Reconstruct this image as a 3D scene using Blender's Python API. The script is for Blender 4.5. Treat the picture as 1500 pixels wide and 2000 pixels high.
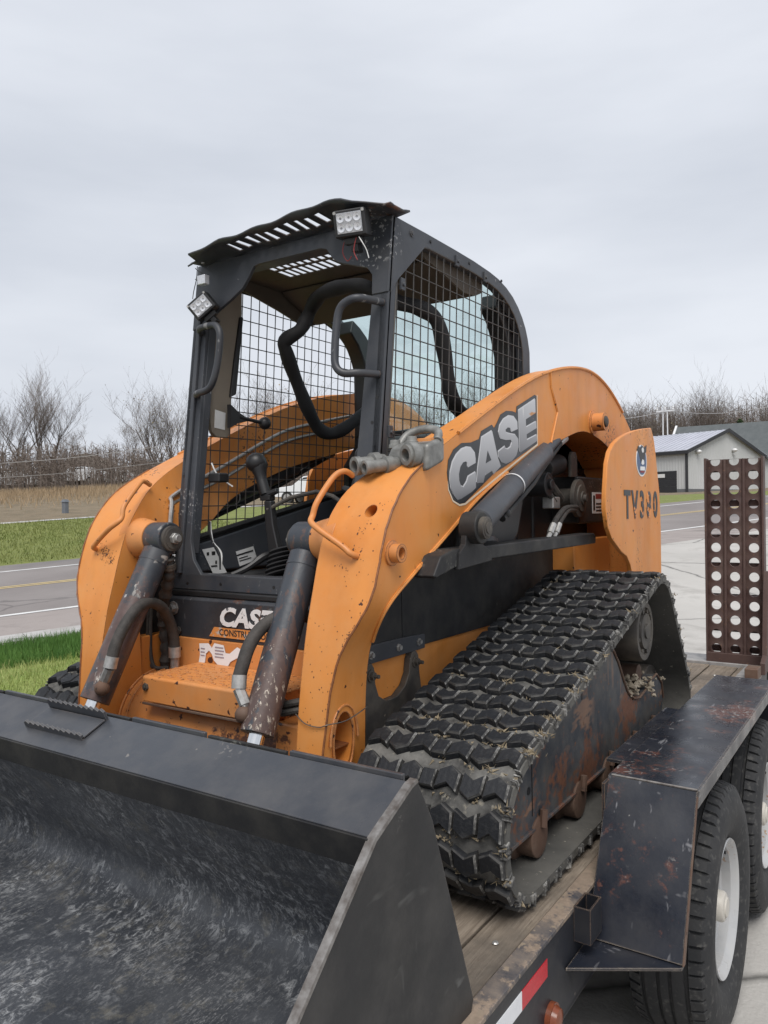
import bpy, bmesh, math, random
import numpy as np
from mathutils import Vector, Matrix, noise as mnoise
R = math.radians
random.seed(7)
for o in list(bpy.data.objects): bpy.data.objects.remove(o)
scene = bpy.context.scene
COL = scene.collection

# ------------------------------------------------------------------ camera, sky, sun, exposure
cam_d = bpy.data.cameras.new('camera'); cam = bpy.data.objects.new('camera', cam_d); COL.objects.link(cam)
cam_d.sensor_fit = 'VERTICAL'; cam_d.sensor_height = 36.0; cam_d.lens = 27.118
cam_d.clip_start = 0.05; cam_d.clip_end = 2000
_yaw, _pit, _rol = R(-33.804), R(-0.079), R(-0.763)
_F = Vector((math.sin(_yaw)*math.cos(_pit), math.cos(_yaw)*math.cos(_pit), math.sin(_pit)))
_Rt = Vector((math.cos(_yaw), -math.sin(_yaw), 0)); _U = _Rt.cross(_F)
_R2 = math.cos(_rol)*_Rt + math.sin(_rol)*_U; _U2 = -math.sin(_rol)*_Rt + math.cos(_rol)*_U
_m = Matrix((_R2, _U2, -_F)).transposed().to_4x4(); _m.translation = Vector((0, 0, 1.0))
cam.matrix_world = _m
scene.camera = cam
scene.render.resolution_x = 768; scene.render.resolution_y = 1024

SUN_EL, SUN_AZ = 58, 150          # high, behind the camera's right shoulder, veiled by cloud
world = bpy.data.worlds.new('World'); scene.world = world; world.use_nodes = True
wn = world.node_tree; wn.nodes.clear()
w_out = wn.nodes.new('ShaderNodeOutputWorld'); w_bg = wn.nodes.new('ShaderNodeBackground')
w_sky = wn.nodes.new('ShaderNodeTexSky'); w_sky.sky_type = 'NISHITA'; w_sky.sun_disc = False
w_sky.sun_elevation = R(SUN_EL); w_sky.sun_rotation = R(SUN_AZ); w_sky.air_density = 1.5; w_sky.dust_density = 4
w_tc = wn.nodes.new('ShaderNodeTexCoord'); w_map = wn.nodes.new('ShaderNodeMapping')
w_map.inputs['Scale'].default_value = (1.0, 1.0, 4.0)
w_n = wn.nodes.new('ShaderNodeTexNoise'); w_n.inputs['Scale'].default_value = 1.6; w_n.inputs['Detail'].default_value = 5
w_n.inputs['Roughness'].default_value = 0.5
w_r = wn.nodes.new('ShaderNodeValToRGB')
w_r.color_ramp.elements[0].position = 0.3; w_r.color_ramp.elements[0].color = (5.5, 5.85, 6.55, 1)
w_r.color_ramp.elements[1].position = 0.7; w_r.color_ramp.elements[1].color = (7.4, 7.7, 8.3, 1)
w_mix = wn.nodes.new('ShaderNodeMixRGB'); w_mix.inputs[0].default_value = 0.94
wn.links.new(w_tc.outputs['Generated'], w_map.inputs['Vector']); wn.links.new(w_map.outputs[0], w_n.inputs['Vector'])
wn.links.new(w_n.outputs['Fac'], w_r.inputs[0]); wn.links.new(w_sky.outputs[0], w_mix.inputs[1])
wn.links.new(w_r.outputs[0], w_mix.inputs[2]); wn.links.new(w_mix.outputs[0], w_bg.inputs['Color'])
w_bg.inputs['Strength'].default_value = 0.060
wn.links.new(w_bg.outputs[0], w_out.inputs[0])
sun_d = bpy.data.lights.new('sun', 'SUN'); sun_d.energy = 1.5; sun_d.angle = R(35); sun_d.color = (1.0, 0.965, 0.92)
sun = bpy.data.objects.new('sun', sun_d); COL.objects.link(sun)
_a, _e = R(SUN_AZ), R(SUN_EL)
_sd = Vector((math.sin(_a)*math.cos(_e), math.cos(_a)*math.cos(_e), math.sin(_e)))
sun.rotation_euler = _sd.to_track_quat('Z', 'Y').to_euler()
scene.view_settings.view_transform = 'Standard'; scene.view_settings.look = 'None'
scene.view_settings.exposure = 0.92; scene.view_settings.gamma = 1.0
scene.view_settings.use_curve_mapping = False

# ------------------------------------------------------------------ mesh helpers
class MB:
    def __init__(s): s.v = []; s.f = []; s.m = []
    def add(s, vs, fs, mi=0):
        k = len(s.v); s.v += [tuple(p) for p in vs]
        for f in fs: s.f.append(tuple(i+k for i in f)); s.m.append(mi)
        return s
    def box(s, x0, x1, y0, y1, z0, z1, mi=0):
        return s.add([(x0,y0,z0),(x1,y0,z0),(x1,y1,z0),(x0,y1,z0),(x0,y0,z1),(x1,y0,z1),(x1,y1,z1),(x0,y1,z1)],
            [(3,2,1,0),(4,5,6,7),(0,1,5,4),(1,2,6,5),(2,3,7,6),(3,0,4,7)], mi)
    def prism(s, poly, ax, a, b, mi=0):
        n = len(poly)
        def P(p, c): return (c,p[0],p[1]) if ax == 0 else ((p[0],c,p[1]) if ax == 1 else (p[0],p[1],c))
        return s.add([P(p,a) for p in poly]+[P(p,b) for p in poly],
            [tuple(range(n))[::-1], tuple(range(n,2*n))]+[(i,(i+1)%n,n+(i+1)%n,n+i) for i in range(n)], mi)
    def ring(s, outer, inner, ax, a, b, mi=0, closed=True):
        # a frame between two outlines of equal length
        n = len(outer)
        def P(p, c): return (c,p[0],p[1]) if ax == 0 else ((p[0],c,p[1]) if ax == 1 else (p[0],p[1],c))
        vs = [P(p,a) for p in outer]+[P(p,a) for p in inner]+[P(p,b) for p in outer]+[P(p,b) for p in inner]
        fs = []
        for i in range(n if closed else n-1):
            j = (i+1) % n
            fs += [(i,j,n+j,n+i),(2*n+i,3*n+i,3*n+j,2*n+j),(i,2*n+i,2*n+j,j),(n+i,n+j,3*n+j,3*n+i)]
        if not closed: fs += [(0,n,3*n,2*n),(n-1,3*n-1,4*n-1,2*n-1)]
        return s.add(vs, fs, mi)
    def tube(s, path, r, n=10, mi=0, cap=True):
        P = [Vector(p) for p in path]; k = len(P)
        rs = r if isinstance(r, (list,tuple)) else [r]*k
        T = []
        for i in range(k):
            t = (P[min(i+1,k-1)]-P[max(i-1,0)])
            T.append(t.normalized() if t.length > 1e-9 else Vector((0,0,1)))
        u = T[0].orthogonal().normalized(); vs = []; fs = []
        for i in range(k):
            u = (u - T[i]*u.dot(T[i])).normalized(); w = T[i].cross(u)
            for j in range(n):
                a = 2*math.pi*j/n; vs.append(P[i]+(u*math.cos(a)+w*math.sin(a))*rs[i])
        for i in range(k-1):
            for j in range(n):
                fs.append((i*n+j, i*n+(j+1)%n, (i+1)*n+(j+1)%n, (i+1)*n+j))
        if cap: fs += [tuple(range(n))[::-1], tuple(range((k-1)*n, k*n))]
        return s.add(vs, fs, mi)
    def cyl(s, p0, p1, r, n=20, mi=0, r1=None):
        return s.tube([p0, p1], [r, r if r1 is None else r1], n, mi)
    def lathe(s, prof, c, axis, n=32, mi=0, mis=None):
        # prof: list of (distance along axis, radius); open profile, ends closed when radius > 0
        A = Vector(axis).normalized(); u = A.orthogonal().normalized(); w = A.cross(u); c = Vector(c)
        vs = []; k = len(prof)
        for d, r in prof:
            for j in range(n):
                a = 2*math.pi*j/n; vs.append(c+A*d+(u*math.cos(a)+w*math.sin(a))*r)
        b = len(s.v); s.v += [tuple(p) for p in vs]
        for i in range(k-1):
            for j in range(n):
                s.f.append((b+i*n+j, b+i*n+(j+1)%n, b+(i+1)*n+(j+1)%n, b+(i+1)*n+j)); s.m.append(mis[i] if mis else mi)
        if prof[0][1] > 1e-6: s.f.append(tuple(b+j for j in range(n))[::-1]); s.m.append(mis[0] if mis else mi)
        if prof[-1][1] > 1e-6: s.f.append(tuple(b+(k-1)*n+j for j in range(n))); s.m.append(mis[-1] if mis else mi)
        return s
    def sphere(s, c, r, n=14, mi=0, sc=(1,1,1)):
        vs = []; fs = []; k = n//2
        for i in range(k+1):
            ph = math.pi*i/k
            for j in range(n):
                a = 2*math.pi*j/n
                vs.append((c[0]+sc[0]*r*math.sin(ph)*math.cos(a), c[1]+sc[1]*r*math.sin(ph)*math.sin(a), c[2]+sc[2]*r*math.cos(ph)))
        for i in range(k):
            for j in range(n): fs.append((i*n+j,(i+1)*n+j,(i+1)*n+(j+1)%n,i*n+(j+1)%n))
        return s.add(vs, fs, mi)
    def loft(s, secs, mi=0, cap=True):
        n = len(secs[0]); vs = [p for q in secs for p in q]; fs = []
        for i in range(len(secs)-1):
            for j in range(n): fs.append((i*n+j, i*n+(j+1)%n, (i+1)*n+(j+1)%n, (i+1)*n+j))
        if cap: fs += [tuple(range(n))[::-1], tuple(range((len(secs)-1)*n, len(secs)*n))]
        return s.add(vs, fs, mi)
    def mirror(s, cx):
        m = MB(); m.v = [(2*cx-x, y, z) for x, y, z in s.v]; m.f = [f[::-1] for f in s.f]; m.m = list(s.m); return m

def smooth_path(pts, k=6):
    P = [Vector(p) for p in pts]; out = []
    for i in range(len(P)-1):
        p0, p1, p2, p3 = P[max(i-1,0)], P[i], P[i+1], P[min(i+2,len(P)-1)]
        for j in range(k):
            t = j/k
            out.append(0.5*((2*p1)+(p2-p0)*t+(2*p0-5*p1+4*p2-p3)*t*t+(3*p1-p0-3*p2+p3)*t**3))
    out.append(P[-1]); return out

def mesh_from(name, mb, mats, off=(0,0,0), smooth=35, fix=True, weld=True):
    me = bpy.data.meshes.new(name)
    ox, oy, oz = off
    me.from_pydata([(x-ox, y-oy, z-oz) for x, y, z in mb.v], [], mb.f)
    for m in mats: me.materials.append(m)
    if len(mats) > 1: me.polygons.foreach_set('material_index', mb.m)
    if fix:
        bm = bmesh.new(); bm.from_mesh(me)
        if weld: bmesh.ops.remove_doubles(bm, verts=bm.verts, dist=1e-5)
        bmesh.ops.recalc_face_normals(bm, faces=bm.faces); bm.to_mesh(me); bm.free()
    if smooth:
        me.polygons.foreach_set('use_smooth', [True]*len(me.polygons)); me.set_sharp_from_angle(angle=R(smooth))
    me.update(); return me

def top_of(o):
    while o.parent: o = o.parent
    return o
def part(name, mb, mats, parent=None, bevel=0.0, smooth=35, label=None, kind=None, seg=2, fix=True, weld=True):
    mats = mats if isinstance(mats, (list,tuple)) else [mats]
    off = tuple(top_of(parent).location) if parent else (0,0,0)
    o = bpy.data.objects.new(name, mesh_from(name, mb, mats, off, smooth, fix, weld)); COL.objects.link(o)
    if parent: o.parent = parent
    if bevel:
        b = o.modifiers.new('bevel', 'BEVEL'); b.width = bevel; b.segments = seg; b.limit_method = 'ANGLE'; b.angle_limit = R(38)
        b.harden_normals = True
    if label: o['label'] = label
    if kind: o['kind'] = kind
    return o
def thing(name, label, cat, loc, group=None):
    o = bpy.data.objects.new(name, None); COL.objects.link(o); o.location = loc; o.empty_display_size = 0.2
    o['label'] = label; o['category'] = cat
    if group: o['group'] = group
    return o
def tag(o, label=None, cat=None, group=None, kind=None):
    for k, v in (('label',label),('category',cat),('group',group),('kind',kind)):
        if v: o[k] = v
    return o
def copy_tree(o, parent=None):
    c = o.copy(); COL.objects.link(c); c.parent = parent
    for ch in list(o.children): copy_tree(ch, c)
    return c
def boolean_cut(o, cutters):
    # cut real holes into a part, keeping the result as plain mesh
    tmp = []
    for mb in cutters:
        c = bpy.data.objects.new('cutter', mesh_from('cutter', mb, list(o.data.materials), tuple(top_of(o).location), 0))
        c.parent = o.parent; COL.objects.link(c); tmp.append(c)
        md = o.modifiers.new('cut', 'BOOLEAN'); md.operation = 'DIFFERENCE'; md.object = c; md.solver = 'EXACT'
    bpy.context.view_layer.update()
    dg = bpy.context.evaluated_depsgraph_get()
    me = bpy.data.meshes.new_from_object(o.evaluated_get(dg))
    o.modifiers.clear(); o.data = me
    for c in tmp: bpy.data.objects.remove(c)
    me.polygons.foreach_set('use_smooth', [True]*len(me.polygons)); me.set_sharp_from_angle(angle=R(35))
def text_mesh(body, size, bold=0.0, shear=0.0, sx=1.0, depth=0.0008):
    # flat lettering as geometry: returns list of verts/faces in the XY plane
    cu = bpy.data.curves.new('lettering', 'FONT'); cu.body = body; cu.size = size; cu.offset = bold; cu.shear = shear
    cu.extrude = depth; cu.resolution_u = 3
    ob = bpy.data.objects.new('lettering', cu); COL.objects.link(ob)
    bpy.context.view_layer.update()
    me = bpy.data.meshes.new_from_object(ob.evaluated_get(bpy.context.evaluated_depsgraph_get()))
    vs = [(v.co.x*sx, v.co.y, v.co.z) for v in me.vertices]; fs = [tuple(p.vertices) for p in me.polygons]
    bpy.data.objects.remove(ob); bpy.data.curves.remove(cu); bpy.data.meshes.remove(me)
    return vs, fs
def text_part(name, body, size, place, mat, parent, **kw):
    vs, fs = text_mesh(body, size, **kw); mb = MB(); mb.add([place(*p) for p in vs], fs)
    return part(name, mb, mat, parent, smooth=0, weld=False)

# ------------------------------------------------------------------ material helpers
class Nodes:
    def __init__(s, name, rough=0.5, metal=0.0, spec=0.5):
        s.mat = bpy.data.materials.new(name); s.mat.use_nodes = True; s.nt = s.mat.node_tree
        s.b = s.nt.nodes['Principled BSDF']; s.set('Roughness', rough); s.set('Metallic', metal); s.set('Specular IOR Level', spec)
        s.tc = s.nt.nodes.new('ShaderNodeTexCoord')
    def set(s, k, v):
        i = s.b.inputs[k]
        if hasattr(v, 'is_output'): s.nt.links.new(v, i)
        else: i.default_value = (tuple(v)+(1,)) if isinstance(v, (tuple,list)) and len(v) == 3 and i.type == 'RGBA' else v
    def lk(s, a, i):
        if hasattr(a, 'is_output'): s.nt.links.new(a, i)
        elif isinstance(a, (tuple,list)): i.default_value = tuple(a)+((1,) if len(a) == 3 and i.type == 'RGBA' else ())
        else: i.default_value = a
    def noise(s, scale, detail=4, rough=0.55, stretch=(1,1,1), rot=(0,0,0), coord='Object', dist=0.0, out='Fac'):
        m = s.nt.nodes.new('ShaderNodeMapping'); m.inputs['Scale'].default_value = stretch; m.inputs['Rotation'].default_value = [R(a) for a in rot]
        s.nt.links.new(s.tc.outputs[coord], m.inputs['Vector'])
        n = s.nt.nodes.new('ShaderNodeTexNoise'); n.inputs['Scale'].default_value = scale; n.inputs['Detail'].default_value = detail
        n.inputs['Roughness'].default_value = rough; n.inputs['Distortion'].default_value = dist
        s.nt.links.new(m.outputs[0], n.inputs['Vector']); return n.outputs[out]
    def ramp(s, fac, stops):
        r = s.nt.nodes.new('ShaderNodeValToRGB'); e = r.color_ramp.elements
        while len(e) < len(stops): e.new(0.5)
        for i, (p, c) in enumerate(stops):
            e[i].position = p; e[i].color = (c,c,c,1) if isinstance(c, (int,float)) else tuple(c)+(1,)
        s.nt.links.new(fac, r.inputs[0]); return r.outputs[0]
    def mix(s, fac, a, b, mode='MIX'):
        m = s.nt.nodes.new('ShaderNodeMixRGB'); m.blend_type = mode
        s.lk(fac, m.inputs[0]); s.lk(a, m.inputs[1]); s.lk(b, m.inputs[2]); return m.outputs[0]
    def math(s, op, a, b=0.0):
        m = s.nt.nodes.new('ShaderNodeMath'); m.operation = op; s.lk(a, m.inputs[0]); s.lk(b, m.inputs[1]); return m.outputs[0]
    def bump(s, h, strength=0.3, dist=0.01):
        b = s.nt.nodes.new('ShaderNodeBump'); b.inputs['Strength'].default_value = strength; b.inputs['Distance'].default_value = dist
        s.nt.links.new(h, b.inputs['Height']); s.nt.links.new(b.outputs[0], s.b.inputs['Normal'])
    def spots(s, scale, lo, hi, **kw): return s.ramp(s.noise(scale, **kw), [(lo, 0), (hi, 1)])
    def masked(s, a, b): return s.math('MULTIPLY', a, b)
    def edges(s, radius=0.008):
        # where the form turns sharply: worn first
        b = s.nt.nodes.new('ShaderNodeBevel'); b.samples = 4; b.inputs['Radius'].default_value = radius
        g = s.nt.nodes.new('ShaderNodeNewGeometry'); d = s.nt.nodes.new('ShaderNodeVectorMath'); d.operation = 'DOT_PRODUCT'
        s.nt.links.new(b.outputs[0], d.inputs[0]); s.nt.links.new(g.outputs['Normal'], d.inputs[1])
        return s.math('SUBTRACT', 1.0, d.outputs['Value'])

def paint(name, c0, c1, rough=0.42, chip=(0.035,0.018,0.012), chip_amt=0.72, dust=(0.25,0.2,0.15), dust_amt=0.0, scratch=None, scratch_lo=0.66, patch=None, patch_lo=0.62, spec=0.5, grime=0.35, edge=None, edge_r=0.008, edge_k=1.0):
    n = Nodes(name, rough, 0, spec)
    c = n.mix(n.ramp(n.noise(3.5, 5), [(0.3,0),(0.7,1)]), c0, c1)
    if grime: c = n.mix(n.math('MULTIPLY', n.ramp(n.noise(7, 6, 0.6, stretch=(1,1,0.14)), [(0.48,0),(0.78,1)]), grime), c, tuple(x*0.45 for x in c0))
    if dust_amt: c = n.mix(n.math('MULTIPLY', n.ramp(n.noise(9, 6, 0.65), [(0.42,0),(0.75,1)]), dust_amt), c, dust)
    if scratch:
        a = n.spots(38, scratch_lo, scratch_lo+0.04, detail=3, stretch=(1,0.12,0.35), rot=(20,10,35), rough=0.6)
        b = n.spots(30, scratch_lo+0.01, scratch_lo+0.05, detail=3, stretch=(0.35,1,0.1), rot=(-25,30,-15), rough=0.6)
        k = n.math('MAXIMUM', a, b); k = n.masked(k, n.ramp(n.noise(4, 3), [(0.42,0),(0.6,1)]))
        c = n.mix(k, c, scratch)
    if patch:
        sm = n.math('ADD', n.math('MULTIPLY', n.noise(2.6, 4, 0.6), 0.62), n.math('MULTIPLY', n.noise(32, 9, 0.75), 0.38)); th = 0.5+(patch_lo-0.5)*0.75+0.035
        k = n.ramp(sm, [(th, 0), (th+0.035, 1)]); rc = n.mix(n.noise(70, 5), tuple(x*0.55 for x in patch), tuple(x*1.5 for x in patch)); c = n.mix(n.math('MULTIPLY', k, 0.9), c, rc)
    if chip_amt < 1:
        k = n.spots(34, chip_amt, chip_amt+0.02, detail=3, rough=0.5)
        k2 = n.masked(n.spots(75, 0.585, 0.62, detail=3), n.spots(2.6, 0.60, 0.66, detail=3))
        c = n.mix(n.math('MAXIMUM', k, k2), c, chip)
    if edge:
        e = n.math('ADD', n.math('MULTIPLY', n.edges(edge_r), 2.2*edge_k), n.math('MULTIPLY', n.math('SUBTRACT', n.noise(40, 6, 0.7), 0.5), 1.6))
        c = n.mix(n.ramp(e, [(0.34, 0), (0.44, 1)]), c, n.mix(n.noise(90, 4), edge, tuple(x*0.4 for x in edge)))
    n.set('Base Color', c)
    n.set('Roughness', n.ramp(n.noise(7, 5), [(0.3, max(0.05, rough-0.1)), (0.75, min(1, rough+0.18))]))
    n.bump(n.noise(60, 4), 0.08, 0.004)
    return n.mat

ORANGE = paint('orange_paint', (0.61,0.212,0.036), (0.69,0.275,0.066), 0.45, (0.07,0.025,0.012), 0.708, (0.58,0.30,0.12), 0.35, edge=(0.20,0.085,0.04), edge_r=0.006, edge_k=0.85)
ORANGE_TUBE = paint('rust_spotted_orange', (0.55,0.195,0.045), (0.63,0.25,0.07), 0.5, (0.06,0.022,0.015), 0.65, (0.42,0.24,0.12), 0.5, patch=(0.05,0.02,0.018), patch_lo=0.51, edge=(0.12,0.05,0.03))
ORANGE_WORN = paint('worn_orange_paint', (0.57,0.205,0.05), (0.65,0.26,0.075), 0.5, (0.06,0.022,0.015), 0.655, (0.45,0.25,0.12), 0.5, patch=(0.055,0.022,0.02), patch_lo=0.56, edge=(0.12,0.05,0.03))
BLACK = paint('black_cab_paint', (0.040,0.044,0.052), (0.058,0.063,0.073), 0.42, (0.28,0.28,0.28), 0.735, (0.10,0.095,0.09), 0.3, spec=0.35, edge=(0.22,0.20,0.18), edge_r=0.005, edge_k=0.7)
BLACK_RUST = paint('black_paint_rusting', (0.026,0.029,0.036), (0.042,0.046,0.055), 0.45, (0.3,0.29,0.27), 0.74, (0.10,0.09,0.08), 0.3, patch=(0.13,0.052,0.026), patch_lo=0.56, scratch=(0.22,0.22,0.22), scratch_lo=0.66, edge=(0.20,0.13,0.09), edge_k=0.8)
BLACK_PANEL = paint('dusty_black_panel', (0.012,0.0125,0.014), (0.021,0.021,0.022), 0.55, (0.10,0.10,0.09), 0.76, (0.085,0.08,0.068), 0.4, spec=0.35)
CYL = paint('scuffed_cylinder_paint', (0.028,0.033,0.042), (0.042,0.048,0.058), 0.4, (0.35,0.34,0.33), 0.70, (0.13,0.12,0.11), 0.25, scratch=(0.45,0.42,0.38), scratch_lo=0.63, patch=(0.095,0.058,0.05), patch_lo=0.40)
RUST = paint('rusty_steel', (0.075,0.042,0.03), (0.125,0.07,0.045), 0.7, (0.05,0.03,0.02), 0.68, (0.22,0.18,0.14), 0.35)
DARKSTEEL = paint('worn_dark_steel', (0.032,0.03,0.028), (0.06,0.053,0.048), 0.6, (0.2,0.17,0.14), 0.7, (0.2,0.17,0.13), 0.45)

def simple(name, c0, c1=None, rough=0.5, metal=0.0, scale=8, spec=0.5, bump=0.0, bscale=60):
    n = Nodes(name, rough, metal, spec)
    n.set('Base Color', n.mix(n.ramp(n.noise(scale, 5), [(0.3,0),(0.7,1)]), c0, c1 or tuple(x*0.8 for x in c0)))
    if bump: n.bump(n.noise(bscale, 4), bump, 0.004)
    return n.mat
ZINC = simple('zinc_plated_steel', (0.36,0.35,0.33), (0.55,0.54,0.52), 0.42, 0.7, 60)
CAST = simple('grey_cast_couplers', (0.13,0.128,0.12), (0.30,0.30,0.285), 0.5, 0.4, 22, bump=0.4)
CHROME = simple('chromed_rod', (0.8,0.8,0.8), (0.7,0.7,0.7), 0.12, 1.0)
FOAM = simple('black_foam_sleeve', (0.008,0.008,0.009), (0.016,0.016,0.018), 0.75, bump=0.3, bscale=25)
PLASTIC = simple('black_plastic', (0.011,0.011,0.012), (0.02,0.02,0.021), 0.45)
HOSE = simple('dusty_black_hose', (0.022,0.02,0.018), (0.06,0.052,0.046), 0.7, scale=30, bump=0.4, bscale=160)
LINER = simple('brown_cab_liner', (0.19,0.16,0.125), (0.24,0.205,0.16), 0.7, scale=5)
HEADLINER = simple('dark_brown_headliner', (0.075,0.06,0.046), (0.10,0.082,0.064), 0.75, scale=5)
SEATC = simple('grey_vinyl_seat', (0.07,0.07,0.072), (0.11,0.11,0.11), 0.6)
WIRE = simple('black_screen_wire', (0.03,0.028,0.027), (0.06,0.052,0.045), 0.55, scale=40)
LABEL_W = simple('white_label', (0.62,0.62,0.6), (0.75,0.75,0.74), 0.5, scale=14)
LABEL_K = simple('black_print', (0.02,0.02,0.02), (0.03,0.03,0.03), 0.5)
LABEL_R = simple('red_print', (0.28,0.03,0.03), (0.2,0.02,0.02), 0.5)
LED = simple('led_lens', (0.75,0.76,0.78), (0.55,0.56,0.6), 0.15, 0.3, 300)
WHITEP = simple('white_paint', (0.72,0.72,0.72), (0.62,0.62,0.62), 0.35, scale=5)
# ------------------------------------------------------------------ terrain
DH = (0.39097, 0.92040); PP = (-0.92040, 0.39097); RP0 = (-11.5705, 7.2684)     # road direction, its normal, a point on the near edge line
GZ = -0.55
def sstep(a, b, x):
    t = min(1.0, max(0.0, (x-a)/(b-a))); return t*t*(3-2*t)
def hst(s, t):
    se = s if s < 32 else 32+(s-32)*0.5
    if s < -25: se = -25
    z = GZ + 0.0561*se*sstep(-11, -3, t)
    z -= 0.045*(1-sstep(-8, -3, t))
    if t > 0: z += 0.0245*min(t, 8)
    if t > 8: z += (0.073-0.068*sstep(12, 30, s))*(min(t, 50)-8)
    return z
def st2xy(s, t): return (RP0[0]+DH[0]*s+PP[0]*t, RP0[1]+DH[1]*s+PP[1]*t)
def xy2st(x, y):
    dx, dy = x-RP0[0], y-RP0[1]; return (dx*DH[0]+dy*DH[1], dx*PP[0]+dy*PP[1])
def hxy(x, y): return hst(*xy2st(x, y))
def polar(az, D):
    x, y = D*math.sin(R(az)), D*math.cos(R(az)); return (x, y, hxy(x, y))
def sheet(name, s_list, t_list, mat, dz=0.0, kind='structure', bumpy=0.0):
    mb = MB(); ns, nt = len(s_list), len(t_list); rnd = random.Random(3)
    vs = []
    for s in s_list:
        for t in t_list:
            x, y = st2xy(s, t); vs.append((x, y, hst(s, t)+dz+(rnd.random()-0.5)*bumpy))
    fs = [(i*nt+j, (i+1)*nt+j, (i+1)*nt+j+1, i*nt+j+1) for i in range(ns-1) for j in range(nt-1)]
    mb.add(vs, fs); o = part(name, mb, mat, smooth=60, fix=False)
    o.data.flip_normals() if o.data.polygons[0].normal.z < 0 else None
    o['kind'] = kind; return o
def lin(a, b, n): return [a+(b-a)*i/n for i in range(n+1)]

def mat_asphalt():
    n = Nodes('asphalt', 0.85)
    c = n.ramp(n.noise(0.5, 6), [(0.3,(0.19,0.168,0.160)),(0.7,(0.25,0.225,0.215))])
    c = n.mix(n.spots(0.35, 0.52, 0.7, stretch=(1,1,1), detail=6), c, (0.155,0.143,0.14))
    c = n.mix(n.math('MULTIPLY', n.noise(120, 3), 0.3), c, (0.10,0.096,0.095))
    v = n.nt.nodes.new('ShaderNodeTexVoronoi'); v.feature = 'DISTANCE_TO_EDGE'; v.inputs['Scale'].default_value = 0.22
    w = n.nt.nodes.new('ShaderNodeMixRGB'); w.inputs[0].default_value = 0.25; nz = n.noise(1.4, 6, out='Color'); n.nt.links.new(n.tc.outputs['Object'], w.inputs[1]); n.nt.links.new(nz, w.inputs[2]); n.nt.links.new(w.outputs[0], v.inputs['Vector'])
    c = n.mix(n.math('MULTIPLY', n.ramp(v.outputs['Distance'], [(0.0,1),(0.008,0)]), 0.55), c, (0.05,0.047,0.046))
    n.set('Base Color', c); n.bump(n.noise(150, 3), 0.3, 0.01); return n.mat
def mat_concrete(name, a, b, dirt, lo=0.52):
    n = Nodes(name, 0.85)
    c = n.ramp(n.noise(0.45, 7, 0.6), [(0.3,a),(0.7,b)])
    c = n.mix(n.spots(0.9, lo, lo+0.2, detail=8, rough=0.65, dist=0.6), c, dirt)
    c = n.mix(n.math('MULTIPLY', n.noise(55, 5), 0.4), c, tuple(x*0.6 for x in a))
    v = n.nt.nodes.new('ShaderNodeTexVoronoi'); v.feature = 'DISTANCE_TO_EDGE'; v.inputs['Scale'].default_value = 0.28
    w = n.nt.nodes.new('ShaderNodeMixRGB'); w.inputs[0].default_value = 0.1
    nz = n.noise(2.5, 5, out='Color'); n.nt.links.new(n.tc.outputs['Object'], w.inputs[1]); n.nt.links.new(nz, w.inputs[2]); n.nt.links.new(w.outputs[0], v.inputs['Vector'])
    crack = n.ramp(v.outputs['Distance'], [(0.0,1),(0.006,0)])
    c = n.mix(n.math('MULTIPLY', crack, 0.8), c, (0.035,0.033,0.03))
    n.set('Base Color', c); n.bump(n.noise(70, 5), 0.35, 0.01); return n.mat
ASPHALT = mat_asphalt()
SHOULDER = mat_concrete('worn_shoulder', (0.27,0.235,0.22), (0.36,0.32,0.30), (0.17,0.15,0.14))
LOT = mat_concrete('lot_concrete', (0.40,0.385,0.36), (0.52,0.50,0.47), (0.27,0.255,0.235))
KERBM = mat_concrete('kerb_concrete', (0.42,0.41,0.40), (0.52,0.51,0.50), (0.33,0.31,0.29))
LINE_W = simple('road_line_white', (0.70,0.70,0.69), (0.55,0.55,0.54), 0.7, scale=3)
LINE_Y = simple('road_line_yellow', (0.62,0.47,0.20), (0.5,0.38,0.17), 0.7, scale=3)
def mat_grass(name, a, b, c2):
    n = Nodes(name, 0.8, 0, 0.25)
    c = n.ramp(n.noise(1.3, 6), [(0.3,a),(0.7,b)])
    c = n.mix(n.spots(26, 0.45, 0.75, detail=3), c, c2)
    n.set('Base Color', c); n.bump(n.noise(30, 4), 0.8, 0.05); return n.mat
LAWN = mat_grass('mown_lawn', (0.14,0.22,0.045), (0.24,0.31,0.075), (0.30,0.32,0.12))
LAWN_D = mat_grass('deep_lawn', (0.055,0.13,0.025), (0.085,0.18,0.035), (0.05,0.10,0.02))
LAWN_F = mat_grass('far_lawn', (0.13,0.17,0.04), (0.21,0.24,0.065), (0.20,0.19,0.08))
FIELD = mat_grass('dry_field', (0.16,0.125,0.085), (0.26,0.20,0.14), (0.13,0.125,0.07))
STRAW = simple('dry_grass_blades', (0.42,0.31,0.20), (0.28,0.21,0.13), 0.9, scale=0.8, spec=0.2)
BARK = simple('bare_bark', (0.06,0.052,0.045), (0.105,0.09,0.08), 0.9, scale=0.7, spec=0.2)
TWIG = simple('bare_twigs', (0.12,0.10,0.088), (0.18,0.15,0.13), 0.9, scale=0.25, spec=0.2)
BUD = simple('spring_buds', (0.30,0.23,0.17), (0.24,0.26,0.12), 0.9, scale=0.15, spec=0.2)
BRUSH = simple('woodland_stems', (0.13,0.105,0.09), (0.21,0.175,0.15), 0.9, scale=0.12, spec=0.2)
HILLM = mat_grass('wooded_hill', (0.13,0.11,0.09), (0.18,0.155,0.125), (0.10,0.095,0.07))
CONIFER = simple('conifer_needles', (0.04,0.075,0.03), (0.07,0.11,0.045), 0.8, scale=0.6, spec=0.2)
FRESH = simple('fresh_leaves', (0.16,0.20,0.08), (0.22,0.25,0.12), 0.8, scale=0.5, spec=0.2)

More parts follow.
